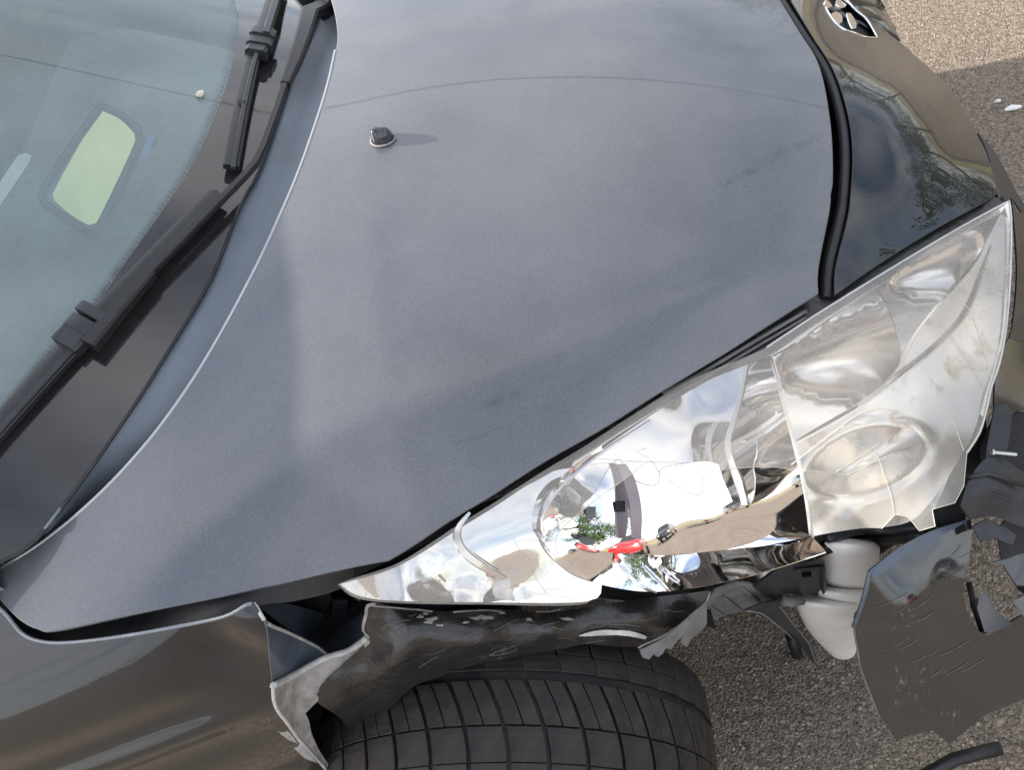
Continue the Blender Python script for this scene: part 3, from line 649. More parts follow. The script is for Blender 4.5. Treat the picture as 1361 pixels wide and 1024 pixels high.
# --- black sheet added under the bonnet: keeps its gaps dark and hides the road
eb = zfield(lambda x, y: hood_z(x, y)-.13)
patch('gap_backing', [(480, -40), (300, 300), (100, 640), (30, 760), (60, 800), (330, 775), (455, 775), (640, 690), (800, 590), (920, 515), (1084, 425), (1200, 350), (1310, 272), (1250, 160), (1160, 90), (1040, -30)], eb, M['black'], car, step=30, th=.004)

# --- crumpled strip of the wing over the wheel
crs = tps([(489, 804, 'y', -.770), (545, 812, 'y', -.768), (640, 815, 'y', -.765), (730, 815, 'y', -.762), (850, 800, 'y', -.752), (944, 788, 'y', -.745), (934, 805, 'y', -.755), (545, 835, 'y', -.795), (640, 836, 'y', -.797), (730, 834, 'y', -.793), (850, 822, 'y', -.782), (878, 848, 'y', -.785), (850, 861, 'y', -.788), (780, 859, 'y', -.796), (731, 865, 'y', -.800), (681, 875, 'y', -.803), (585, 901, 'y', -.812), (526, 935, 'y', -.818), (473, 984, 'y', -.825), (443, 951, 'y', -.825), (420, 930, 'y', -.818), (446, 895, 'y', -.80), (483, 858, 'y', -.785), (520, 880, 'y', -.812)])
def crinkle(p, q):
    n = .005*noise.noise(Vector((q[0]*.011, q[1]*.03, 1.7)))+.0035*noise.noise(Vector((q[0]*.03+q[1]*.02, q[1]*.06, 4.2)))+.008*abs(noise.noise(Vector(((q[0]+q[1]*1.6)*.012, (q[1]-q[0]*.4)*.02, 8))))
    return p+_F*n
strip_out = spl([(489, 804, 1), (499, 801), (532, 808), (612, 814), (640, 811), (731, 813), (790, 806), (850, 797), (912, 790), (945, 786, 1), (936, 803), (912, 824), (879, 847), (859, 856), (846, 862, 1), (850, 861), (815, 860), (780, 858), (731, 865), (681, 875), (632, 885), (585, 901), (552, 913), (526, 935), (499, 964), (473, 984, 1), (460, 965), (443, 950), (420, 934, 1), (424, 917), (446, 895), (470, 872, 1), (483, 858), (492, 848), (482, 838), (487, 815)], True, 5)
strip_o = patch('crumpled_wing_strip', strip_out, crs, M['crumple'], car, step=7, th=.0012, warp=crinkle)
strip_o['label'] = 'crumpled scuffed strip of wing bent down over the tyre'
for pts in ([(770, 845), (800, 841), (836, 842), (858, 848)], ):
    beam('bare_scrape', [np.array(crs(*p))-_F*.002 for p in spl(pts, False, 8)], [.001, .004, .006, .007, .007, .006, .007, .007, .006, .004, .002][:len(spl(pts, False, 8))]+[.004]*max(0, len(spl(pts, False, 8))-11), .002, tuple(-_F), M['primeredge'], strip_o)
rr = random.Random(11)
for k in range(16):                                          # flaked lacquer along the upper fold
    cx = rr.uniform(540, 760) if k < 12 else rr.uniform(560, 620); cy = 815+rr.uniform(-3, 9)+(9 if k >= 12 else 0)
    q = [(cx+rr.uniform(2, 8)*math.cos(a)*1.2, cy+rr.uniform(.8, 3)*math.sin(a)) for a in [2*math.pi*j/7 for j in range(7)]]
    patch('paint_flake', q, lambda u, v: np.array(crs(u, v))-_F*.003, M['primer'], strip_o, step=30, th=.0005)
def on_strip(p, h=.002): return crinkle(np.array(crs(*p)), p)-_F*h
for pts, r_ in (([(499, 802), (489, 805), (487, 816), (483, 838), (491, 848)], .0022), ([(489, 804), (532, 809), (575, 813)], .0012), ([(602, 815), (640, 812), (668, 815)], .0013), ([(712, 813), (731, 813), (745, 810)], .001), ([(944, 788), (936, 803), (912, 824), (880, 846), (848, 862)], .0014)):
    tube('torn_lip', [on_strip(p, .0008) for p in spl(pts, False, 5)], r_, M['primer'], strip_o, 5)
rr = random.Random(21)
for k in range(46):                                          # drag marks and rubbed lacquer
    x, y = rr.uniform(500, 900), rr.uniform(812, 900); ln = rr.uniform(8, 40); a = -.30+rr.uniform(-.25, .25) if x < 700 else -.05+rr.uniform(-.3, .2)
    q = [(x+ln*t*math.cos(a), y+ln*t*math.sin(a)+1.5*math.sin(4*t+k)) for t in (0, .25, .5, .75, 1)]
    if all(Poly(strip_out).has(*p) for p in q): tube('scratch', [on_strip(p, .0006) for p in q], rr.uniform(.0002, .0005), M['greyplastic'], strip_o, 4)
# torn end of the wing: folded inner face, bare curled edge, flakes
fa = tps([(342, 806, 'y', -.778), (356, 830, 'y', -.800), (361, 899, 'y', -.825), (364, 910, 'y', -.826), (435, 872, 'y', -.770), (421, 858, 'y', -.760), (385, 838, 'y', -.765), (395, 880, 'y', -.785)])
patch('folded_metal', spl([(336, 801, 1), (356, 826), (385, 841), (421, 859), (437, 872, 1), (410, 886), (384, 899), (363, 912, 1), (359, 880), (354, 832)], True, 6), fa, M['innerpaint'], car, step=8, th=.0012, bevel=.0004, warp=lambda p, q: p+_F*.002*noise.noise(Vector((q[0]*.04, q[1]*.04, 2))))
fb = tps([(363, 910, 'y', -.832), (366, 938, 'y', -.846), (398, 985, 'y', -.853), (432, 1021, 'y', -.856), (390, 898, 'y', -.805), (430, 876, 'y', -.785), (464, 865, 'y', -.782), (492, 848, 'y', -.785), (471, 876, 'y', -.79), (447, 899, 'y', -.80), (421, 923, 'y', -.815), (407, 949, 'y', -.828), (425, 999, 'y', -.845), (395, 930, 'y', -.822)])
patch('torn_wing_edge', spl([(363, 911, 1), (390, 897), (430, 875), (464, 864), (482, 851), (487, 845, 1), (494, 849), (491, 856), (478, 868), (470, 876, 1), (463, 880), (456, 893), (447, 899, 1), (436, 902), (428, 914), (421, 923, 1), (424, 930), (418, 937), (406, 949, 1), (411, 960), (413, 971), (418, 985), (425, 999, 1), (433, 1012), (442, 1024), (460, 1050, 1), (445, 1045, 1), (432, 1021), (399, 985), (382, 961), (366, 938)], True, 4), fb, M['primer'], car, step=6, th=.0012, warp=lambda p, q: p+_F*.003*noise.noise(Vector((q[0]*.07, q[1]*.07, 3))))
for pts, r_ in (([(337, 802), (342, 808), (356, 829), (385, 842), (421, 860), (437, 873)], .0022), ([(363, 912), (390, 898), (430, 876), (464, 865), (487, 849)], .0042), ([(363, 912), (366, 938), (382, 961), (399, 985), (432, 1021), (446, 1044)], .0022)):
    s_ = fa if pts[0][0] == 337 else fb
    tube('torn_lip', [np.array(s_(*p))-_F*.001 for p in spl(pts, False, 6)], r_, M['primeredge'], car, 6)
for q in ([(372, 970), (378, 971), (385, 969), (392, 977), (398, 986), (386, 981)], [(393, 992), (398, 990), (401, 986), (412, 999), (424, 1012), (408, 1006)]):
    patch('metal_flake', q, lambda u, v: np.array(fb(u, v))-_F*.008, M['primeredge'], car, step=8, th=.0006)
# dark inner wing seen through the tear
i1 = tps([(340, 803, 'y', -.755), (428, 818, 'y', -.70), (425, 842, 'y', -.715), (432, 861, 'y', -.745), (378, 830, 'y', -.75)])
patch('inner_wing', spl([(336, 800, 1), (380, 803), (428, 815), (430, 818, 1), (422, 838), (434, 862, 1), (409, 853), (378, 832)], True, 6), i1, M['inside'], car, step=9, th=.0015)
i2 = tps([(430, 860, 'y', -.745), (456, 833, 'y', -.72), (482, 815, 'y', -.735), (484, 836, 'y', -.765), (474, 852, 'y', -.77), (444, 864, 'y', -.76)])
patch('inner_wing', spl([(428, 864, 1), (456, 834), (482, 814, 1), (485, 838), (474, 854), (444, 866)], True, 6), i2, M['inside'], car, step=9, th=.0015)
for q, y in (([(404, 793), (438, 786), (441, 800), (430, 818), (406, 812)], -.69), ([(441, 802), (462, 800), (463, 818), (440, 830)], -.70)):
    patch('lamp_mount', q, lambda u, v, y=y: at_y(u, v, y-.0006*(u-420)*.3), M['plastic'], car, step=14, th=.006, bevel=.002)

# --- brackets under the lamp
br = tps([(937, 804, 'y', -0.720), (1031, 798, 'y', -0.700), (974, 780, 'y', -0.715), (1003, 809, 'y', -0.695), (938, 828, 'y', -0.695), (1095, 790, 'y', -0.690), (1093, 748, 'y', -0.705), (1001, 778, 'y', -0.715), (862, 870, 'y', -0.755), (911, 858, 'y', -0.740)])
patch('lamp_bracket', spl([(938, 800, 1), (950, 786, 1), (976, 776, 1), (1003, 779), (1032, 798, 1), (1003, 809), (967, 818), (938, 829, 1)], True, 6), br, M['greyplastic'], car, step=9, th=.004, bevel=.0008)
for a, b in (((958, 792), (985, 812)), ((984, 780), (1008, 800)), ((943, 806), (960, 818))):
    beam('bracket_rib', [np.array(br(*a))-_F*.002, np.array(br(*b))-_F*.002], .004, .006, tuple(-_F), M['greyplastic'], car)
patch('lamp_bracket', spl([(1000, 780, 1), (1034, 756), (1060, 750), (1094, 747, 1), (1096, 791, 1), (1037, 788, 1), (1030, 799, 1), (1014, 790)], True, 6), lambda u, v: np.array(br(u, v))-_F*.006, M['plastic'], car, step=9, th=.004, bevel=.0008, holes=[[(1063, 755), (1076, 754), (1077, 766), (1064, 767)]])
patch('bracket_back', [(1055, 748), (1084, 746), (1085, 774), (1056, 775)], lambda u, v: np.array(br(u, v))+_F*.006, M['black'], car, step=14, th=.002)
beam('bracket_flange', [np.array(br(1052, 756))-_F*.01, np.array(br(1088, 752))-_F*.01], .004, .008, tuple(-_F), M['plastic'], car)
beam('bracket_flange', [np.array(br(1090, 752))-_F*.01, np.array(br(1091, 786))-_F*.01], .005, .008, tuple(-_F), M['plastic'], car)
tn = tps([(936, 804, 'y', -.775), (937, 828, 'y', -.772), (917, 849, 'y', -.785), (891, 861, 'y', -.80), (862, 870, 'y', -.812), (860, 858, 'y', -.80), (908, 828, 'y', -.78)])
patch('torn_liner', spl([(938, 800, 1), (938, 828, 1), (929, 840), (917, 849), (912, 859, 1), (904, 854, 1), (908, 844, 1), (900, 850), (891, 862, 1), (884, 860), (880, 868, 1), (874, 872), (868, 868), (862, 875, 1), (854, 872), (850, 862, 1), (875, 851), (908, 828)], True, 4), lambda u, v: np.array(tn(u, v))-_F*.006, M['greyplastic'], car, step=7, th=.002, warp=lambda p, q: p+_F*.004*noise.noise(Vector((q[0]*.06, q[1]*.06, 5))))
fn = tps([(993, 811, 'y', -.735), (1031, 800, 'y', -.72), (1052, 828, 'y', -.70), (1084, 884, 'y', -.69), (1040, 838, 'y', -.72)])
fin_px = [(990, 812, 1), (1012, 803), (1032, 799, 1), (1052, 827), (1070, 848), (1083, 869), (1086, 886, 1), (1072, 871), (1059, 848), (1042, 840), (1024, 825)]
patch('wheel_liner', spl(fin_px, True, 6), fn, M['plastic'], car, step=9, th=.002)
tube('liner_lip', [np.array(fn(*p))-_F*.001 for p in spl([(992, 812), (1010, 815), (1024, 824), (1042, 839), (1052, 848)], False, 8)], .0016, M['greyplastic'], car, 6)
tube('liner_lip', [np.array(fn(*p))-_F*.001 for p in spl([(1036, 806), (1054, 830), (1074, 855), (1084, 882)], False, 8)], .0018, M['greyplastic'], car, 6)
tube('hose', [at_y(1052, 846, -.66), at_y(1062, 880, -.655), at_y(1085, 912, -.65), at_y(1130, 920, -.65)], .011, M['rubber'], car, 8)
# --- washer bottle
wb = empty('washer_bottle', tuple(at_y(1112, 850, -.70))); wb.parent = car
def sec(rows_, yv, flat=.75, seg=14):
    bm = bmesh.new(); rings = []
    for (ul, ur, v) in rows_:
        a, b = Vector(at_y(ul, v, yv)), Vector(at_y(ur, v, yv)); c0 = (a+b)/2; h = (b-a)/2; n = Vector(_F)-h.normalized()*h.normalized().dot(Vector(_F)); n.normalize()
        rings.append([bm.verts.new(c0+h*math.cos(t)+n*h.length*flat*math.sin(t)) for t in [2*math.pi*k/seg for k in range(seg)]])
    for a, b in zip(rings, rings[1:]):
        for k in range(seg): bm.faces.new((a[k], a[(k+1) % seg], b[(k+1) % seg], b[k]))
    bm.faces.new(rings[0][::-1]); bm.faces.new(rings[-1]); return bm
def wput(o): o.parent = wb; o.matrix_parent_inverse = Matrix.Translation(wb.location).inverted(); return o
def sub(o, n=1): md = o.modifiers.new('round', 'SUBSURF'); md.levels = n; md.render_levels = n; return o
wput(sub(from_bm('tank', sec([(1090, 1168, 715), (1092, 1166, 735), (1096, 1162, 752), (1098, 1156, 770), (1096, 1152, 782)], -.685), M['white'])))
wput(sub(from_bm('collar', sec([(1088, 1150, 781), (1084, 1152, 787), (1086, 1152, 795), (1092, 1148, 800)], -.695, .8), M['white'])))
wput(sub(from_bm('neck', sec([(1066, 1140, 795), (1059, 1142, 800), (1062, 1142, 814), (1069, 1140, 830), (1078, 1138, 845), (1090, 1137, 857), (1101, 1136, 868), (1107, 1131, 874), (1114, 1124, 877)], -.70, .7), M['white'])))
wput(tube('bottle_lug', [at_y(1040, 798, -.715), at_y(1052, 800, -.715), at_y(1066, 797, -.712)], .009, M['greyplastic']))

# --- dark cross member and support behind the broken lens corner
cm = tps([(1100, 712, 'y', -.69), (1146, 704, 'y', -.675), (1240, 700, 'z', .53), (1230, 740, 'z', .51), (1150, 750, 'y', -.67), (1300, 680, 'z', .53), (1330, 560, 'z', .545), (1290, 640, 'z', .54)])
patch('bumper_beam', spl([(1078, 730, 1), (1110, 700), (1150, 690), (1230, 690), (1262, 655), (1290, 585), (1304, 550, 1), (1318, 560), (1316, 610), (1300, 660), (1290, 695, 1), (1240, 706), (1190, 730), (1160, 752, 1), (1130, 742), (1100, 745)], True, 8), lambda u, v: np.array(cm(u, v))+_F*.012, M['black'], car, step=14, th=.01, bevel=.002)
tube('bumper_rail', [np.array(cm(*p)) for p in spl([(1082, 735), (1120, 722), (1170, 716), (1232, 712)], False, 10)], .010, M['rubber'], car, 8)
tube('bumper_rail', [np.array(cm(*p)) for p in spl([(1100, 716), (1140, 706), (1190, 704), (1244, 700)], False, 10)], .007, M['plastic'], car, 8)
# --- big torn piece of bumper skin
fg = tps([(1156, 759, 'z', 0.550), (1196, 728, 'z', 0.555), (1237, 707, 'z', 0.550), (1291, 691, 'z', 0.535), (1134, 833, 'z', 0.465), (1145, 893, 'z', 0.380), (1282, 773, 'z', 0.485), (1284, 808, 'z', 0.450), (1304, 842, 'z', 0.415), (1361, 818, 'z', 0.410), (1361, 930, 'z', 0.310), (1240, 1000, 'z', 0.250), (1200, 830, 'z', 0.475), (1160, 950, 'z', 0.310)])
frag_out = spl([(1156, 759, 1), (1196, 729), (1237, 708), (1291, 691, 1), (1292, 724), (1281, 773), (1283, 808), (1291, 826), (1304, 843, 1), (1330, 836), (1361, 818), (1420, 790, 1), (1440, 880, 1), (1361, 930, 1), (1310, 952, 1), (1262, 990, 1), (1240, 972, 1), (1190, 984, 1), (1160, 935, 1), (1145, 893), (1134, 833, 1)], True, 6)
frag = patch('bumper_fragment', frag_out, fg, M['fragment'], car, step=9, th=.0032, bevel=.0008, warp=lambda p, q: p+_F*(.004*noise.noise(Vector((q[0]*.012, q[1]*.012, 3)))))
frag['label'] = 'large torn black bumper piece hanging beside the bottle'
fl_o = tps([(1156, 759, fg(1156, 759)), (1196, 728, fg(1196, 728)), (1237, 707, fg(1237, 707)), (1291, 691, fg(1291, 691)), (1230, 705, fg(1230, 712)-_F*.0), (1162, 767, fg(1162, 767)-_F*.006), (1200, 741, fg(1200, 741)-_F*.006), (1262, 706, fg(1262, 706)-_F*.005)])
patch('fragment_edge', spl([(1155, 758, 1), (1196, 727), (1237, 706), (1291, 689, 1), (1262, 706), (1215, 732), (1185, 752), (1160, 770, 1)], True, 5), lambda u, v: np.array(fl_o(u, v))-_F*.002, M['innerpaint'], frag, step=8, th=.002)
tube('fragment_edge', [np.array(fg(*p))-_F*.001 for p in spl([(1156, 759), (1150, 786), (1142, 812), (1134, 833)], False, 8)], .0032, M['innerpaint'], frag, 6)
tube('fragment_edge', [np.array(fg(*p))-_F*.001 for p in spl([(1134, 833), (1139, 862), (1145, 893), (1165, 945)], False, 8)], .0014, M['greyplastic'], frag, 6)
rr = random.Random(5)
for k in range(26):                                          # scratches dragged along the skin
    x = rr.uniform(1150, 1275); y = rr.uniform(775, 900); ln = rr.uniform(14, 60)
    if k < 9: x, y, ln = rr.uniform(1245, 1280), rr.uniform(738, 765), rr.uniform(8, 22)
    a = -.52+rr.uniform(-.12, .12)+(rr.uniform(-.8, .8) if k < 9 else 0); q = [(x+ln*t*math.cos(a), y+ln*t*math.sin(a)+2*math.sin(3*t)) for t in (0, .33, .66, 1)]
    if all(Poly(frag_out).has(*p) for p in q):
        tube('scratch', [np.array(fg(*p))-_F*.0013+_F*(.004*noise.noise(Vector((p[0]*.012, p[1]*.012, 3)))) for p in q], rr.uniform(.0002, .0004), M['scratch'], frag, 4)
# --- shattered plastic to the right of the lamp
def shard(name, pts, ctrl, mt, th=.003, stp=10, bev=.0008, par=None):
    return patch(name, spl(pts, True, 6), tps(ctrl), mt, par or car, step=stp, th=th, bevel=bev)
shard('bumper_corner', [(1345, 262, 1), (1352, 360), (1345, 440), (1338, 452, 1), (1362, 455), (1420, 470, 1), (1420, 250, 1), (1361, 283)], [(1345, 262, 'z', .60), (1345, 440, 'z', .57), (1420, 470, 'z', .47), (1420, 250, 'z', .50)], M['nose'])
shard('bumper_lip', [(1300, 176, 1), (1314, 205), (1328, 255), (1340, 268, 1), (1346, 264), (1361, 286), (1420, 370, 1), (1420, 330, 1), (1361, 270), (1325, 205)], [(1300, 176, 'z', .60), (1340, 268, 'z', .60), (1420, 370, 'z', .5), (1420, 330, 'z', .46), (1325, 205, 'z', .57)], M['plastic'])
shard('bumper_shard', [(1322, 505, 1), (1330, 470), (1340, 450, 1), (1361, 456), (1420, 470, 1), (1420, 560, 1), (1361, 545), (1340, 560), (1326, 600, 1), (1322, 560)], [(1322, 505, 'z', .585), (1340, 450, 'z', .58), (1420, 470, 'z', .50), (1420, 560, 'z', .49), (1326, 600, 'z', .565)], M['fragment'])
shard('lamp_carrier', [(1322, 540, 1), (1330, 538), (1345, 545), (1338, 600), (1318, 632), (1308, 625, 1), (1311, 600)], [(1322, 540, 'z', .585), (1345, 545, 'z', .575), (1318, 632, 'z', .585), (1311, 600, 'z', .59)], M['plastic'])
shard('bumper_shard', [(1277, 672, 1), (1285, 645), (1298, 622), (1312, 608, 1), (1330, 606), (1361, 628), (1420, 650, 1), (1420, 715, 1), (1361, 702), (1330, 690), (1316, 687), (1290, 691, 1)], [(1277, 672, 'z', .60), (1312, 608, 'z', .60), (1361, 628, 'z', .565), (1420, 650, 'z', .53), (1361, 702, 'z', .53), (1316, 687, 'z', .555), (1287, 631, 'z', .605), (1314, 630, 'z', .603), (1290, 691, 'z', .58), (1345, 660, 'z', .57)], M['plastic'])
tube('shard_ridge', [Vector(at_z(u, v, z)) for u, v, z in ((1286, 634, .608), (1314, 630, .606), (1361, 646, .575))], .003, M['plastic'], car, 5)
shard('bumper_shard', [(1318, 748, 1), (1340, 742), (1361, 734), (1420, 715, 1), (1420, 810, 1), (1361, 790), (1350, 778), (1334, 752, 1)], [(1318, 748, 'z', .50), (1361, 734, 'z', .49), (1420, 715, 'z', .48), (1420, 810, 'z', .44), (1350, 778, 'z', .47)], M['fragment'])
shard('bumper_shard', [(1325, 708, 1), (1340, 690), (1361, 694), (1420, 700, 1), (1420, 726), (1361, 736), (1340, 742), (1332, 745, 1)], [(1325, 708, 'z', .53), (1361, 694, 'z', .53), (1420, 700, 'z', .51), (1332, 745, 'z', .50)], M['black'])
tube('bumper_support', [Vector(at_z(u, v, z)) for u, v, z in ((1288, 775, .42), (1294, 805, .40), (1306, 842, .39))], .004, M['rubber'], car, 8)
tube('bumper_support', [Vector(at_z(u, v, z)) for u, v, z in ((1215, 1040, .18), (1269, 1010, .20), (1330, 995, .20))], .010, M['rubber'], car, 6)
shard('bumper_shard', [(1302, 600, 1), (1318, 560), (1340, 545, 1), (1361, 548), (1420, 560, 1), (1420, 640, 1), (1361, 632), (1330, 612), (1306, 640, 1)], [(1302, 600, 'z', .56), (1340, 545, 'z', .55), (1420, 560, 'z', .50), (1420, 640, 'z', .50), (1306, 640, 'z', .565)], M['black'])
shard('bumper_shard', [(1292, 700, 1), (1312, 690, 1), (1334, 700), (1352, 712, 1), (1346, 726, 1), (1322, 716, 1), (1304, 722, 1)], [(1292, 700, 'z', .55), (1352, 712, 'z', .52), (1346, 726, 'z', .515), (1304, 722, 'z', .535)], M['plastic'])
shard('bumper_shard', [(1346, 800, 1), (1361, 792, 1), (1420, 780, 1), (1420, 830, 1), (1362, 822, 1)], [(1346, 800, 'z', .49), (1361, 792, 'z', .49), (1420, 780, 'z', .47), (1420, 830, 'z', .45), (1362, 822, 'z', .47)], M['fragment'])
shard('bumper_shard', [(1328, 716, 1), (1352, 724, 1), (1361, 752), (1420, 770, 1), (1420, 700, 1), (1350, 696, 1)], [(1328, 716, 'z', .50), (1361, 752, 'z', .46), (1420, 770, 'z', .44), (1420, 700, 'z', .47), (1350, 696, 'z', .50)], M['fragment'])
shard('bumper_shard', [(1296, 800, 1), (1310, 786, 1), (1324, 812, 1), (1346, 830, 1), (1310, 846, 1)], [(1296, 800, 'z', .42), (1310, 786, 'z', .43), (1346, 830, 'z', .42), (1310, 846, 'z', .41)], M['fragment'])
for q in (((1288, 640), (1310, 628), (1330, 640)), ((1290, 660), (1316, 655), (1345, 668))):
    tube('shard_ridge', [Vector(at_z(a, b_, .585)) for a, b_ in q], .0022, M['plastic'], car, 5)
# screw sticking out
s0, s1 = Vector(at_z(1320, 602, .60)), Vector(at_z(1350, 604.7, .592)); d_ = s1-s0; bm = bmesh.new()
tube_bm(bm, [s0+d_*(k/24) for k in range(25)]+[s1+d_*.08], [.0021 if k % 2 else .0031 for k in range(25)]+[.0004], 8)
from_bm('screw', bm, M['steel'], car)
bm = bmesh.new(); tube_bm(bm, [s0-d_*.08, s0], [.004, .0055], 8); from_bm('screw_head', bm, M['steel'], car)

# --- wheel
WX, WY, WZ, WS = -.062, -.829, .305, math.radians(-7.1)
wh = empty('wheel', (WX, WY, WZ)); wh.parent = car; wh.rotation_euler = (0, 0, WS)
def revolve(name, prof, mt, seg=72, closed=False):
    rows_ = [[P3(r*math.sin(a), y, r*math.cos(a)) for y, r in prof] for a in [2*math.pi*k/seg for k in range(seg)]]
    k = len(prof); vs = [p for r in rows_ for p in r]; fs = []
    for i in range(seg):
        for j in range(k if closed else k-1): fs.append((i*k+j, ((i+1) % seg)*k+j, ((i+1) % seg)*k+(j+1) % k, i*k+(j+1) % k))
    return mesh(name, vs, fs, mt, wh)
tyre = revolve('tyre', [(-.085, .200), (-.100, .215), (-.112, .245), (-.111, .265), (-.103, .284), (-.094, .2925), (-.08, .2965), (-.05, .2985), (0, .2995), (.05, .2985), (.08, .2965), (.094, .2925), (.103, .284), (.111, .265), (.112, .245), (.100, .215), (.085, .200)], M['tyre'], 96)
revolve('rim', [(-.088, .205), (-.094, .200), (-.086, .192), (-.03, .175), (.09, .172), (.09, .205)], M['silver'], 64)
bm = bmesh.new()
for k in range(7):
    a = 2*math.pi*k/7; beam_bm(bm, [(0, -.055, 0), (.1*math.sin(a), -.07, .1*math.cos(a)), (.185*math.sin(a), -.065, .185*math.cos(a))], [.05, .036, .05], .02, (0, -1, 0))
from_bm('spokes', bm, M['silver'], wh)
def rad(y): return .3060-.0045*(abs(y)/.09)**2-.004*max(0, (abs(y)-.075)/.02)**2
NB = 38; pit = 2*math.pi/NB
def lean(y): t = min(1, max(0, (.024-y)/.10)); return .62*(1-(1-t)**1.7) if y < .03 else -.35*(y-.03)/.07
def tread_box(bm, y0, y1, a0, a1, ny=4):
    g_ = []
    for i in range(3):
        for j in range(ny+1):
            y = y0+(y1-y0)*j/ny; g_.append((pit*(a0+(a1-a0)*i/2+lean(y)), y, rad(y)))
    top = [bm.verts.new((r*math.sin(a), y, r*math.cos(a))) for a, y, r in g_]; bot = [bm.verts.new(((r-.009)*math.sin(a), y, (r-.009)*math.cos(a))) for a, y, r in g_]
    k = ny+1
    for i in range(2):
        for j in range(ny): bm.faces.new((top[i*k+j], top[i*k+j+1], top[(i+1)*k+j+1], top[(i+1)*k+j]))
    ring_ = list(range(k))+[k+ny]+[2*k+j for j in range(ny, -1, -1)]+[k]
    for p, q in zip(ring_, ring_[1:]+ring_[:1]): bm.faces.new((top[p], bot[p], bot[q], top[q]))
for boxes in (((-.100, -.0775, .05, .95), (-.0765, -.0345, .05, .95), (-.0325, .024, .05, .485), (-.0325, .024, .515, .95)), ((.036, .060, .004, .996), (.0605, .098, .03, .97))):
    bm = bmesh.new()
    for bx_ in boxes: tread_box(bm, *bx_)
    o0 = from_bm('tread_block', bm, M['tyre'], wh, True, 40)
    md = o0.modifiers.new('worn_edge', 'BEVEL'); md.width = .0009; md.segments = 1; md.limit_method = 'ANGLE'; md.angle_limit = math.radians(50)
    for k in range(1, NB):
        o = o0.copy(); COL.objects.link(o); o.rotation_euler = (0, pit*k, 0)
# arch lining and floor
rows_ = []
for k in range(15):
    a = math.radians(-100+200*k/14*.86); rows_.append([P3(WX+.37*math.sin(a), y, .29+.40*math.cos(a)) for y in (-.74, -.66, -.60)])
grid_mesh('arch_liner', rows_, M['black'], car)

# --- rest of the body
def side(name, sgn, x0, x1, n, mt):
    rows_ = []
    for i in range(n+1):
        x = x0+(x1-x0)*i/n; k = 1-.16*max(0, (-x-2.3)/.9)**2-.30*max(0, (x-.1)/.6)**2; z0 = .95-.05*max(0, -x-2.2)
        rows_.append([P3(x, (2*YC if sgn > 0 else 0)+sgn*-wing_y(x, z)*k, z*(z0/.95)*(.945 if z > .9 and x < -.6 else 1)) for z in (.95, .93, .91, .885, .86, .83, .80, .77, .74, .71, .68, .6, .5, .4, .3, .2)])
    return grid_mesh(name, rows_, mt, car)
x_end = float(wing(-140, 860)[0])
side('door', -1, -.66, -1.75, 8, M['wing']); side('rear_side_panel', -1, -1.755, -3.1, 12, M['wing'])
side('door', 1, -.66, -1.75, 8, M['wing']); side('rear_side_panel', 1, -1.755, -3.1, 12, M['wing']); side('wing', 1, .40, -.655, 9, M['wing'])
roof = []
for i in range(15):
    x = -1.02-1.7*i/14; roof.append([P3(x-.10*y*y*(1 if i == 0 else .6), YC+y*1.08*(1-.06*i/14), 1.492+.03*math.sin(math.pi*i/14)-.06*(i/14)**3-.40*abs(y)**2.6) for y in [-.60+1.2*k/12 for k in range(13)]])
grid_mesh('roof', roof, M['nose'], car)
hatch = [[P3(-2.72-.40*s, y, 1.432-.40*abs(y)**2.6*(1-s)-.52*s) for y in [-.56+1.12*k/8 for k in range(9)]] for s in (0, .5, 1)]
grid_mesh('rear_window', hatch, M['sideglass'], car)
grid_mesh('tailgate', [[P3(-3.12-.02*s, y, .92-.70*s) for y in [-.68+1.36*k/6 for k in range(7)]] for s in (0, .5, 1)], M['wing'], car)
for sg_ in (-1, 1):
    yo = 2*YC if sg_ > 0 else 0
    beam('sun_block_beam', [P3(-.98, yo+sg_*.585, 1.36), P3(-1.6, yo+sg_*.585, 1.40), P3(-2.72, yo+sg_*.55, 1.34)], .10, .10, (0, 0, 1), M['nose'], car)  # unseen beam added to keep sun patches off the bonnet
    grid_mesh('side_window', [[P3(x, yo+sg_*(.70-.02*max(0, -x-2)), .93), P3(max(x, -1.16)-.0 if x > -1.16 else x, yo+sg_*(.60-.03*max(0, -x-1.5)), min(1.40, .95+.55*(-.42-x)))] for x in (-.50, -.8, -1.15, -1.7, -2.3, -2.75)], M['sideglass'], car)
    beam('roof_pillar', [P3(-.56, yo+sg_*.700, .965), P3(-.80, yo+sg_*.650, 1.13), P3(-1.06, yo+sg_*.590, 1.35)], .11, .05, (.4, sg_*.5, .7), M['nose'], car)  # pillar widened to close a gap that let sun onto the bonnet
bm = bmesh.new(); box_bm(bm, (-1.55, 0, .21), (1.5, 0, 0), (0, .58, 0), (0, 0, .02)); from_bm('floor_pan', bm, M['black'], car, False)
bm = bmesh.new(); box_bm(bm, (.34, .10, .20), (.36, 0, 0), (0, .58, 0), (0, 0, .015)); from_bm('shade_tray', bm, M['black'], car, False)  # unseen tray added to darken the ground below the front end
bm = bmesh.new(); box_bm(bm, (-.30, 0, .52), (.03, 0, 0), (0, .60, 0), (0, 0, .30)); from_bm('bulkhead', bm, M['black'], car, False)
for sx in (-2.60,):
    for sg_ in (-1, 1):
        w2 = empty('wheel', (sx, YC+sg_*.82, .305)); w2.parent = car; w2.rotation_euler = (0, 0, 0 if sg_ < 0 else math.pi)
        for ch in wh.children:
            if not ch.name.startswith('tread_block'):
                c_ = ch.copy(); COL.objects.link(c_); c_.parent = w2
w2 = empty('wheel', (-.0, .92, .305)); w2.parent = car; w2.rotation_euler = (0, 0, math.pi)
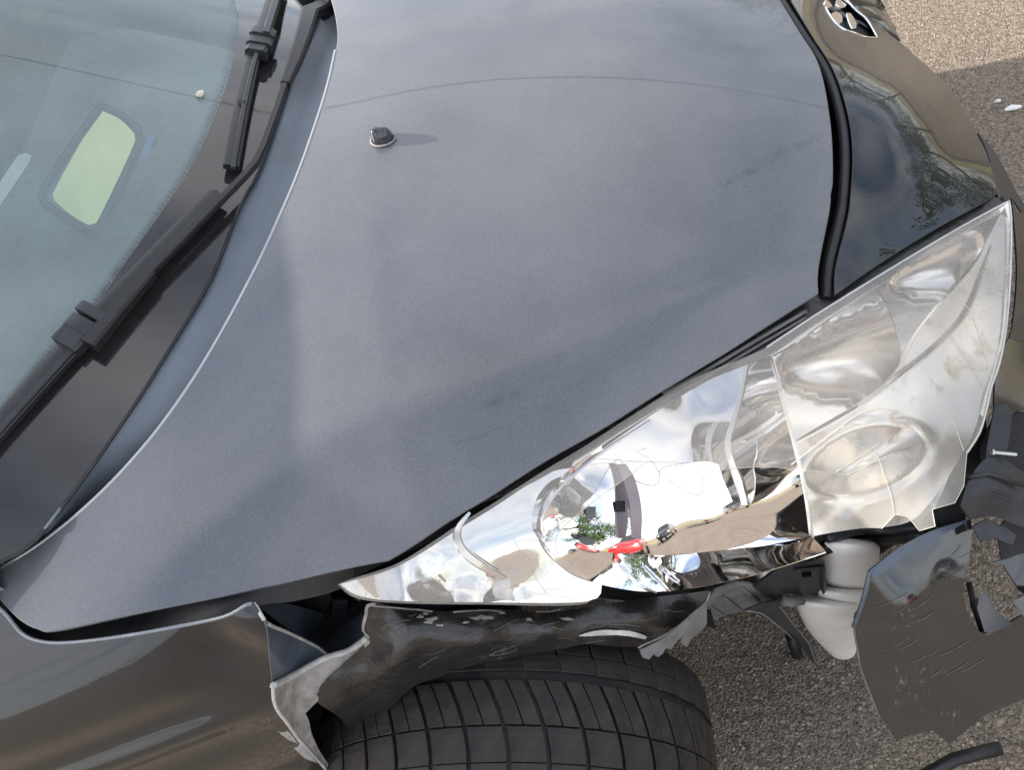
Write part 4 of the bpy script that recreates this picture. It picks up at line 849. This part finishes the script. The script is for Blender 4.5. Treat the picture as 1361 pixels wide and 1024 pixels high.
for ch in wh.children:
    if not ch.name.startswith('tread_block'):
        c_ = ch.copy(); COL.objects.link(c_); c_.parent = w2
# front end: the other half of the bumper, skirt and the far lamp
def mirrored(o, name, parent):
    me = o.data.copy(); me.transform(Matrix.Translation((0, .24, -.003))@Matrix.Scale(-1, 4, (0, 1, 0))); me.flip_normals(); c_ = bpy.data.objects.new(name, me); COL.objects.link(c_); c_.parent = parent
    for md in o.modifiers:
        if md.type == 'SOLIDIFY': solid(c_, md.thickness)
    return c_
nose_o = bpy.data.objects['front_bumper']
nm = mirrored(nose_o, 'front_bumper', car)
bm = bmesh.new(); bm.from_mesh(nm.data); bmesh.ops.delete(bm, geom=[f for f in bm.faces if f.calc_center_median().y < .15], context='FACES'); bm.to_mesh(nm.data); bm.free()
far_lamp = empty('headlight', (.3, .8, .75)); far_lamp.parent = car
for src in ('lens', 'side_reflector', 'main_reflector', 'bezel', 'lamp_housing'):
    o = bpy.data.objects[src]; me = o.data.copy(); me.transform(Matrix.Translation(lamp.location)@Matrix.Identity(4)) if False else None
    me.transform(Matrix.Translation((0, .24, 0))@Matrix.Scale(-1, 4, (0, 1, 0))); me.flip_normals(); c_ = bpy.data.objects.new(src, me); COL.objects.link(c_); c_.parent = far_lamp; c_.matrix_parent_inverse = Matrix.Translation(far_lamp.location).inverted()
sil = [nose_s(*p) for p in spl([(1326, 257), (1314, 212), (1293, 167), (1270, 126), (1243, 97), (1216, 73), (1190, 50), (1170, 36), (1140, 14), (1118, -4), (1090, -30)], False, 12)]
sk = []
for p in sil[:-2]+[np.array((q[0], .24-q[1], q[2])) for q in sil[::-1] if q[1] < .24-sil[-3][1]-.01]:
    sk.append([p+np.array(d) for d in ((0, 0, -.002), (.004, 0, -.02), (.02, 0, -.05), (.028, 0, -.08), (.02, 0, -.14), (0, 0, -.22), (-.03, 0, -.38), (-.10, 0, -.44))])
grid_mesh('bumper_skirt', sk, M['nose'], car)
# badge in its recess
rec_s = lambda u, v: np.array(nose_s(u, v))+_F*.016
patch('badge_recess', spl([(1085, 4), (1110, -24), (1137, 4), (1162, 22), (1174, 55), (1150, 58), (1130, 52), (1100, 34)], True, 6), rec_s, M['black'], nose_o, step=10, th=.002)
for q in ([(1074, -4), (1090, -8), (1104, 0), (1108, 6), (1098, 9), (1086, 8)], [(1103, 18), (1112, 13), (1121, 18), (1121, 27), (1113, 31), (1104, 28)], [(1126, 14), (1132, 15), (1141, 30), (1140, 36), (1134, 36), (1129, 26)], [(1116, -6), (1128, 0), (1124, 8), (1112, 4)]):
    patch('badge', spl(q, True, 4), lambda u, v: np.array(nose_s(u, v))+_F*.004, M['badge'], nose_o, step=5, th=.008, bevel=.0022)
tube('recess_rim', [np.array(nose_s(*p)) for p in recess], .0022, M['badge'], nose_o, 6)
# --- washer jet on the bonnet
wj = empty('washer_jet', tuple(hood(505, 184))); wj.parent = car
n0 = Vector((.2, -.06, 1)).normalized(); c0 = Vector(hood(507, 186)); xa = Vector((.98, .0, -.18)); ya = n0.cross(xa)
bm = bmesh.new(); rings = []
for h, sx, sy, ox in ((0, .0185, .0135, 0), (.005, .0180, .0130, 0), (.011, .0165, .0120, -.0005), (.017, .0145, .0095, -.002), (.0205, .010, .006, -.004), (.0215, .004, .003, -.005)):
    r_ = []
    for k in range(18):
        a = 2*math.pi*k/18; cx = math.cos(a); cx = cx if cx > 0 else cx*.72
        r_.append(bm.verts.new(c0+n0*h+xa*(ox+sx*cx)+ya*sy*math.sin(a)))
    rings.append(r_)
for a, b in zip(rings, rings[1:]):
    for k in range(18): bm.faces.new((a[k], a[(k+1) % 18], b[(k+1) % 18], b[k]))
bm.faces.new(rings[-1])
M['jet'] = simple('glossy blue black jet', (.012, .018, .03), .18, coat=1)
o = from_bm('nozzle', bm, M['jet']); o.parent = wj; o.matrix_parent_inverse = Matrix.Translation(wj.location).inverted()
bm = bmesh.new(); q = [c0+n0*.0015+xa*(.0200*(math.cos(a) if math.cos(a) > 0 else .74*math.cos(a)))+ya*.0150*math.sin(a) for a in [2*math.pi*k/24 for k in range(25)]]
o = tube('gasket', q, .0016, M['primer']); o.parent = wj; o.matrix_parent_inverse = Matrix.Translation(wj.location).inverted()

# ------------------------------------------------------------------ loose things
pb = Vector(wind(267, 128)); bm = bmesh.new(); bmesh.ops.create_icosphere(bm, subdivisions=3, radius=.0065)
for v in bm.verts: v.co = Vector((v.co.x*1.15, v.co.y, v.co.z*.7))*(1+.22*noise.noise(v.co*260)); v.co += pb+Vector((.002, 0, .0045))
tag(from_bm('pebble', bm, M['stone'], None), 'small pale pebble lying on the windscreen near the wiper', 'pebble')
def scrap(cx, cy, r_, lab):
    bm = bmesh.new(); k = 9; p0 = Vector(at_z(cx, cy, 0)); rr = random.Random(int(cx))
    top = [bm.verts.new(p0+Vector((math.cos(a)*r_*rr.uniform(.6, 1.2), math.sin(a)*r_*.6*rr.uniform(.5, 1.2), (.008+.012*rr.random())*.45))) for a in [2*math.pi*j/k for j in range(k)]]
    bot = [bm.verts.new((v.co.x, v.co.y, .003)) for v in top]; c1 = bm.verts.new(p0+Vector((0, 0, .012)))
    for j in range(k): bm.faces.new((top[j], top[(j+1) % k], c1)); bm.faces.new((bot[j], bot[(j+1) % k], top[(j+1) % k], top[j]))
    tag(from_bm('litter', bm, M['litter'], None, True, 30), lab, 'litter')
scrap(1346, 145, .022, 'larger white scrap of litter on the shaded ground past the bumper')
scrap(1326, 136, .009, 'tiny round white scrap of litter on the shaded ground past the bumper')

# ------------------------------------------------------------------ the yard around: seen only as reflections in paint, glass and chrome
M['bark'] = simple('brown bark', (.11, .08, .055), .9, var=.3, scale=12, bump=.5)
M['leaf'] = simple('dark green leaves', (.045, .075, .022), .6, var=.5, scale=1.5)
M['drygrass'] = simple('dry yellow grass', (.30, .25, .11), .95, var=.3, scale=.6)
fd = mesh('field', [(19, -60, .004), (140, -60, .004), (140, 160, .004), (19, 160, .004)], [(0, 1, 2, 3)], M['drygrass'], smooth=False); tag(fd, kind='structure')
def tree(x, y, h, sp, seed, lab):
    rr = random.Random(seed); x, y = x*.52, y*.52; t = empty('tree', (x, y, 0), lab, 'tree', 'trees along the far side of the yard')
    bm = bmesh.new(); tube_bm(bm, [(0, 0, 0), (.1, .05, h*.25), (.05, -.05, h*.5), (0, 0, h*.85)], [.16*h/6, .12*h/6, .07*h/6, .02], 8)
    for k in range(6):
        a = rr.uniform(0, 6.28); z = h*rr.uniform(.25, .6); tube_bm(bm, [(0, 0, z), (math.cos(a)*sp*.35, math.sin(a)*sp*.35, z+h*.12), (math.cos(a)*sp*.7, math.sin(a)*sp*.7, z+h*.2)], [.05, .035, .012], 6)
    from_bm('trunk', bm, M['bark'], t)
    bm = bmesh.new(); cl = [(rr.uniform(-sp, sp)*.75, rr.uniform(-sp, sp)*.75, h*rr.uniform(.32, .95), rr.uniform(.35, .6)*sp) for _ in range(13)]
    for cx, cy, cz, cr_ in cl:
        for _ in range(260):
            d = Vector((rr.gauss(0, 1), rr.gauss(0, 1), rr.gauss(0, .8))); d = d.normalized()*cr_*rr.random()**.45; p = Vector((cx, cy, cz))+d
            a = Vector((rr.gauss(0, 1), rr.gauss(0, 1), rr.gauss(0, 1))).normalized(); b_ = a.orthogonal().normalized(); s_ = rr.uniform(.06, .13)
            bm.faces.new([bm.verts.new(p+a*s_), bm.verts.new(p+b_*s_*.5), bm.verts.new(p-a*s_), bm.verts.new(p-b_*s_*.5)])
    from_bm('crown', bm, M['leaf'], t, False)
for i, (az, dist, h, sp, lab) in enumerate(((-22, 30, 6.5, 2.6, 'broad green tree at the right end of the far row'), (-10, 26, 4.6, 1.8, 'low bushy tree second from the right end of the far row'), (0, 24, 5.4, 1.5, 'slim upright tree beyond the front of the damaged car'), (9, 27, 5.0, 2.6, 'wide dense tree beyond the front of the damaged car'), (18, 24, 6.2, 2.4, 'tallest dense tree in the middle of the far row'), (25, 26, 5.6, 2.6, 'dense tree left of the tallest one in the far row'), (34, 25, 4.9, 2.2, 'rounded tree in the left half of the far row'), (44, 27, 6.0, 2.3, 'tall tree in the left half of the far row'), (55, 30, 5.2, 2.4, 'bushy tree near the left end of the far row'), (68, 30, 5.8, 2.4, 'tree at the left end of the far row'))):
    a = math.radians(az); tree(dist*math.cos(a), dist*math.sin(a), h, sp, 40+i, lab)
def carpaint(name, col): return simple(name, col, .3, var=.08, coat=1)
def yard_car(x, y, rz, mt, lab):
    t = empty('scrap_car', (x, y, 0), lab, 'car', 'scrap cars standing in the yard'); t.rotation_euler = (0, 0, rz)
    prof = [(2.0, .30), (2.05, .55), (1.95, .70), (1.1, .92), (-1.75, .98), (-1.98, .85), (-2.0, .35)]
    rows_ = []
    for yy, k, dz in ((-.86, .97, 0), (-.80, 1, .02), (0, 1.03, .04), (.80, 1, .02), (.86, .97, 0)): rows_.append([P3(px_*k, yy, pz+dz*(pz > .5)) for px_, pz in prof])
    b = grid_mesh('body', rows_, mt, t)
    for sy in (-.86, .86): mesh('side_panel', [(a*.97, sy, c_) for a, c_ in prof], [tuple(range(len(prof)))], mt, t, False)
    cab = [(1.05, .93), (.35, 1.38), (-1.0, 1.43), (-1.75, 1.0)]
    grid_mesh('roof', [[P3(.36, yy*.62, 1.385+.03*(1-yy*yy)), P3(-.3, yy*.64, 1.43+.03*(1-yy*yy)), P3(-1.02, yy*.62, 1.43)] for yy in (-1, -.5, 0, .5, 1)], mt, t)
    grid_mesh('windscreen', [[P3(1.05, yy*.74, .93), P3(.36, yy*.62, 1.385)] for yy in (-1, 0, 1)], M['sideglass'], t)
    grid_mesh('rear_window', [[P3(-1.02, yy*.62, 1.43), P3(-1.72, yy*.72, 1.0)] for yy in (-1, 0, 1)], M['sideglass'], t)
    for sy in (-1, 1): mesh('side_window', [(1.0, sy*.76, .95), (.36, sy*.63, 1.37), (-1.02, sy*.63, 1.41), (-1.7, sy*.75, 1.0)], [(0, 1, 2, 3)], M['sideglass'], t, False)
    for sx in (-1.3, 1.28):
        for sy in (-1, 1):
            bm = bmesh.new(); tube_bm(bm, [(sx, sy*.70, .31), (sx, sy*.72, .31), (sx, sy*.86, .31), (sx, sy*.88, .31)], [.27, .31, .31, .25], 20, True, 1, Vector((1, 0, 0))); wv = from_bm('wheel', bm, M['tyre'], t, True, 40)
            bm = bmesh.new(); tube_bm(bm, [(sx, sy*.86, .31), (sx, sy*.89, .31)], [.19, .17], 16, True, 1, Vector((1, 0, 0))); from_bm('rim', bm, M['silver'], wv, True, 40)
    for sy in (-.62, .62):
        bm = bmesh.new(); box_bm(bm, (2.0, sy, .64), (.03, 0, .02), (0, .16, 0), (-.03, 0, .06)); from_bm('headlight', bm, M['silver'], t)
        bm = bmesh.new(); box_bm(bm, (-1.97, sy, .78), (.03, 0, 0), (0, .12, 0), (0, 0, .08)); from_bm('tail_light', bm, M['redlens'], t)
M['redlens'] = simple('red lens', (.45, .015, .015), .2, var=.05, coat=1)
yard_car(9.0, -4.6, 2.5, carpaint('red car paint', (.42, .012, .015)), 'red scrap car across the yard facing the damaged front')
yard_car(11.5, -10.5, 2.2, carpaint('black car paint', (.012, .012, .014)), 'black scrap car beside the red one across the yard')
yard_car(6.5, -11.5, 1.9, carpaint('second red car paint', (.30, .02, .02)), 'dark red scrap car farthest right across the yard')
yard_car(10.5, -1.6, 3.0, carpaint('white car paint', (.75, .75, .74)), 'white scrap car parked in front of the far trees')
# overhead cable between two poles; its thin dark reflection runs across bonnet and windscreen
def pole(x, lab):
    t = empty('utility_pole', (x, 5.7, 0), lab, 'pole', 'poles of the overhead cable')
    bm = bmesh.new(); tube_bm(bm, [(0, 0, 0), (0, 0, 3), (0, 0, 6.6)], [.14, .12, .09], 12, True, 1, Vector((1, 0, 0))); from_bm('shaft', bm, M['bark'], t)
    bm = bmesh.new(); box_bm(bm, (0, 0, 6.2), (.04, 0, 0), (0, .5, 0), (0, 0, .05)); from_bm('crossarm', bm, M['bark'], t)
    bm = bmesh.new(); tube_bm(bm, [(0, 0, 5.98), (0, 0, 6.02), (0, 0, 6.14)], [.03, .05, .04], 8, True, 1, Vector((1, 0, 0))); from_bm('insulator', bm, M['white'], t)
pole(-16, 'wooden utility pole behind the damaged car'); pole(16, 'wooden utility pole ahead of the damaged car')
cb_ = tube('overhead_cable', [(x, 5.7, 5.9+.0009*x*x) for x in range(-16, 17, 2)], .022, M['rubber']); tag(cb_, 'thin black overhead cable strung between the two poles', 'cable')

bm = bmesh.new(); rr = random.Random(77)
for k in range(1500):
    u, v = (rr.uniform(940, 1361), rr.uniform(680, 1024)) if k % 3 else (rr.uniform(1150, 1361), rr.uniform(-20, 320))
    p0 = Vector(at_z(u, v, 0)); r_ = rr.uniform(.0012, .0042)*(1.6 if rr.random() < .04 else 1)
    vs = [bm.verts.new(p0+Vector((r_*math.cos(a)*rr.uniform(.7, 1.2), r_*math.sin(a)*rr.uniform(.7, 1.2), 0))) for a in (0, 1.26, 2.5, 3.77, 5.03)]
    tp = bm.verts.new(p0+Vector((rr.uniform(-.3, .3)*r_, rr.uniform(-.3, .3)*r_, r_*.8)))
    for j in range(5): bm.faces.new((vs[j], vs[(j+1) % 5], tp))
M['grit'] = simple('loose grit', (.30, .25, .20), .9, var=.6, scale=60)
tag(from_bm('gravel', bm, M['grit'], None, False), kind='stuff')

# old wipe marks and scuffs in the dust of the bonnet
mm, t, b, N, L = mat('wipe mark'); M['smear'] = mm
b.inputs['Base Color'].default_value = (.035, .036, .042, 1); b.inputs['Roughness'].default_value = .3; tr = N('ShaderNodeBsdfTransparent'); ms = N('ShaderNodeMixShader')
n = nois(N, L, obj_tc(N), 70, 6, .65); r = ramp(N, L, n.outputs[0], .42, (0, 0, 0), .80, (.22, .22, .22)); L(r.outputs[0], ms.inputs[0]); L(tr.outputs[0], ms.inputs[1]); L(b.outputs[0], ms.inputs[2]); L(ms.outputs[0], t.nodes['Material Output'].inputs[0])
hs_ = under(-.0006)
for q in ([(956, 247), (985, 226), (1030, 202), (1088, 176), (1094, 182), (1040, 212), (1000, 232), (962, 251)], [(640, 538), (664, 527), (692, 518), (697, 522), (672, 534), (645, 543)], [(600, 590), (640, 574), (690, 560), (640, 584)]):
    patch('wipe_mark', spl(q, True, 8), hs_, M['smear'], hood_o, step=12, th=0)
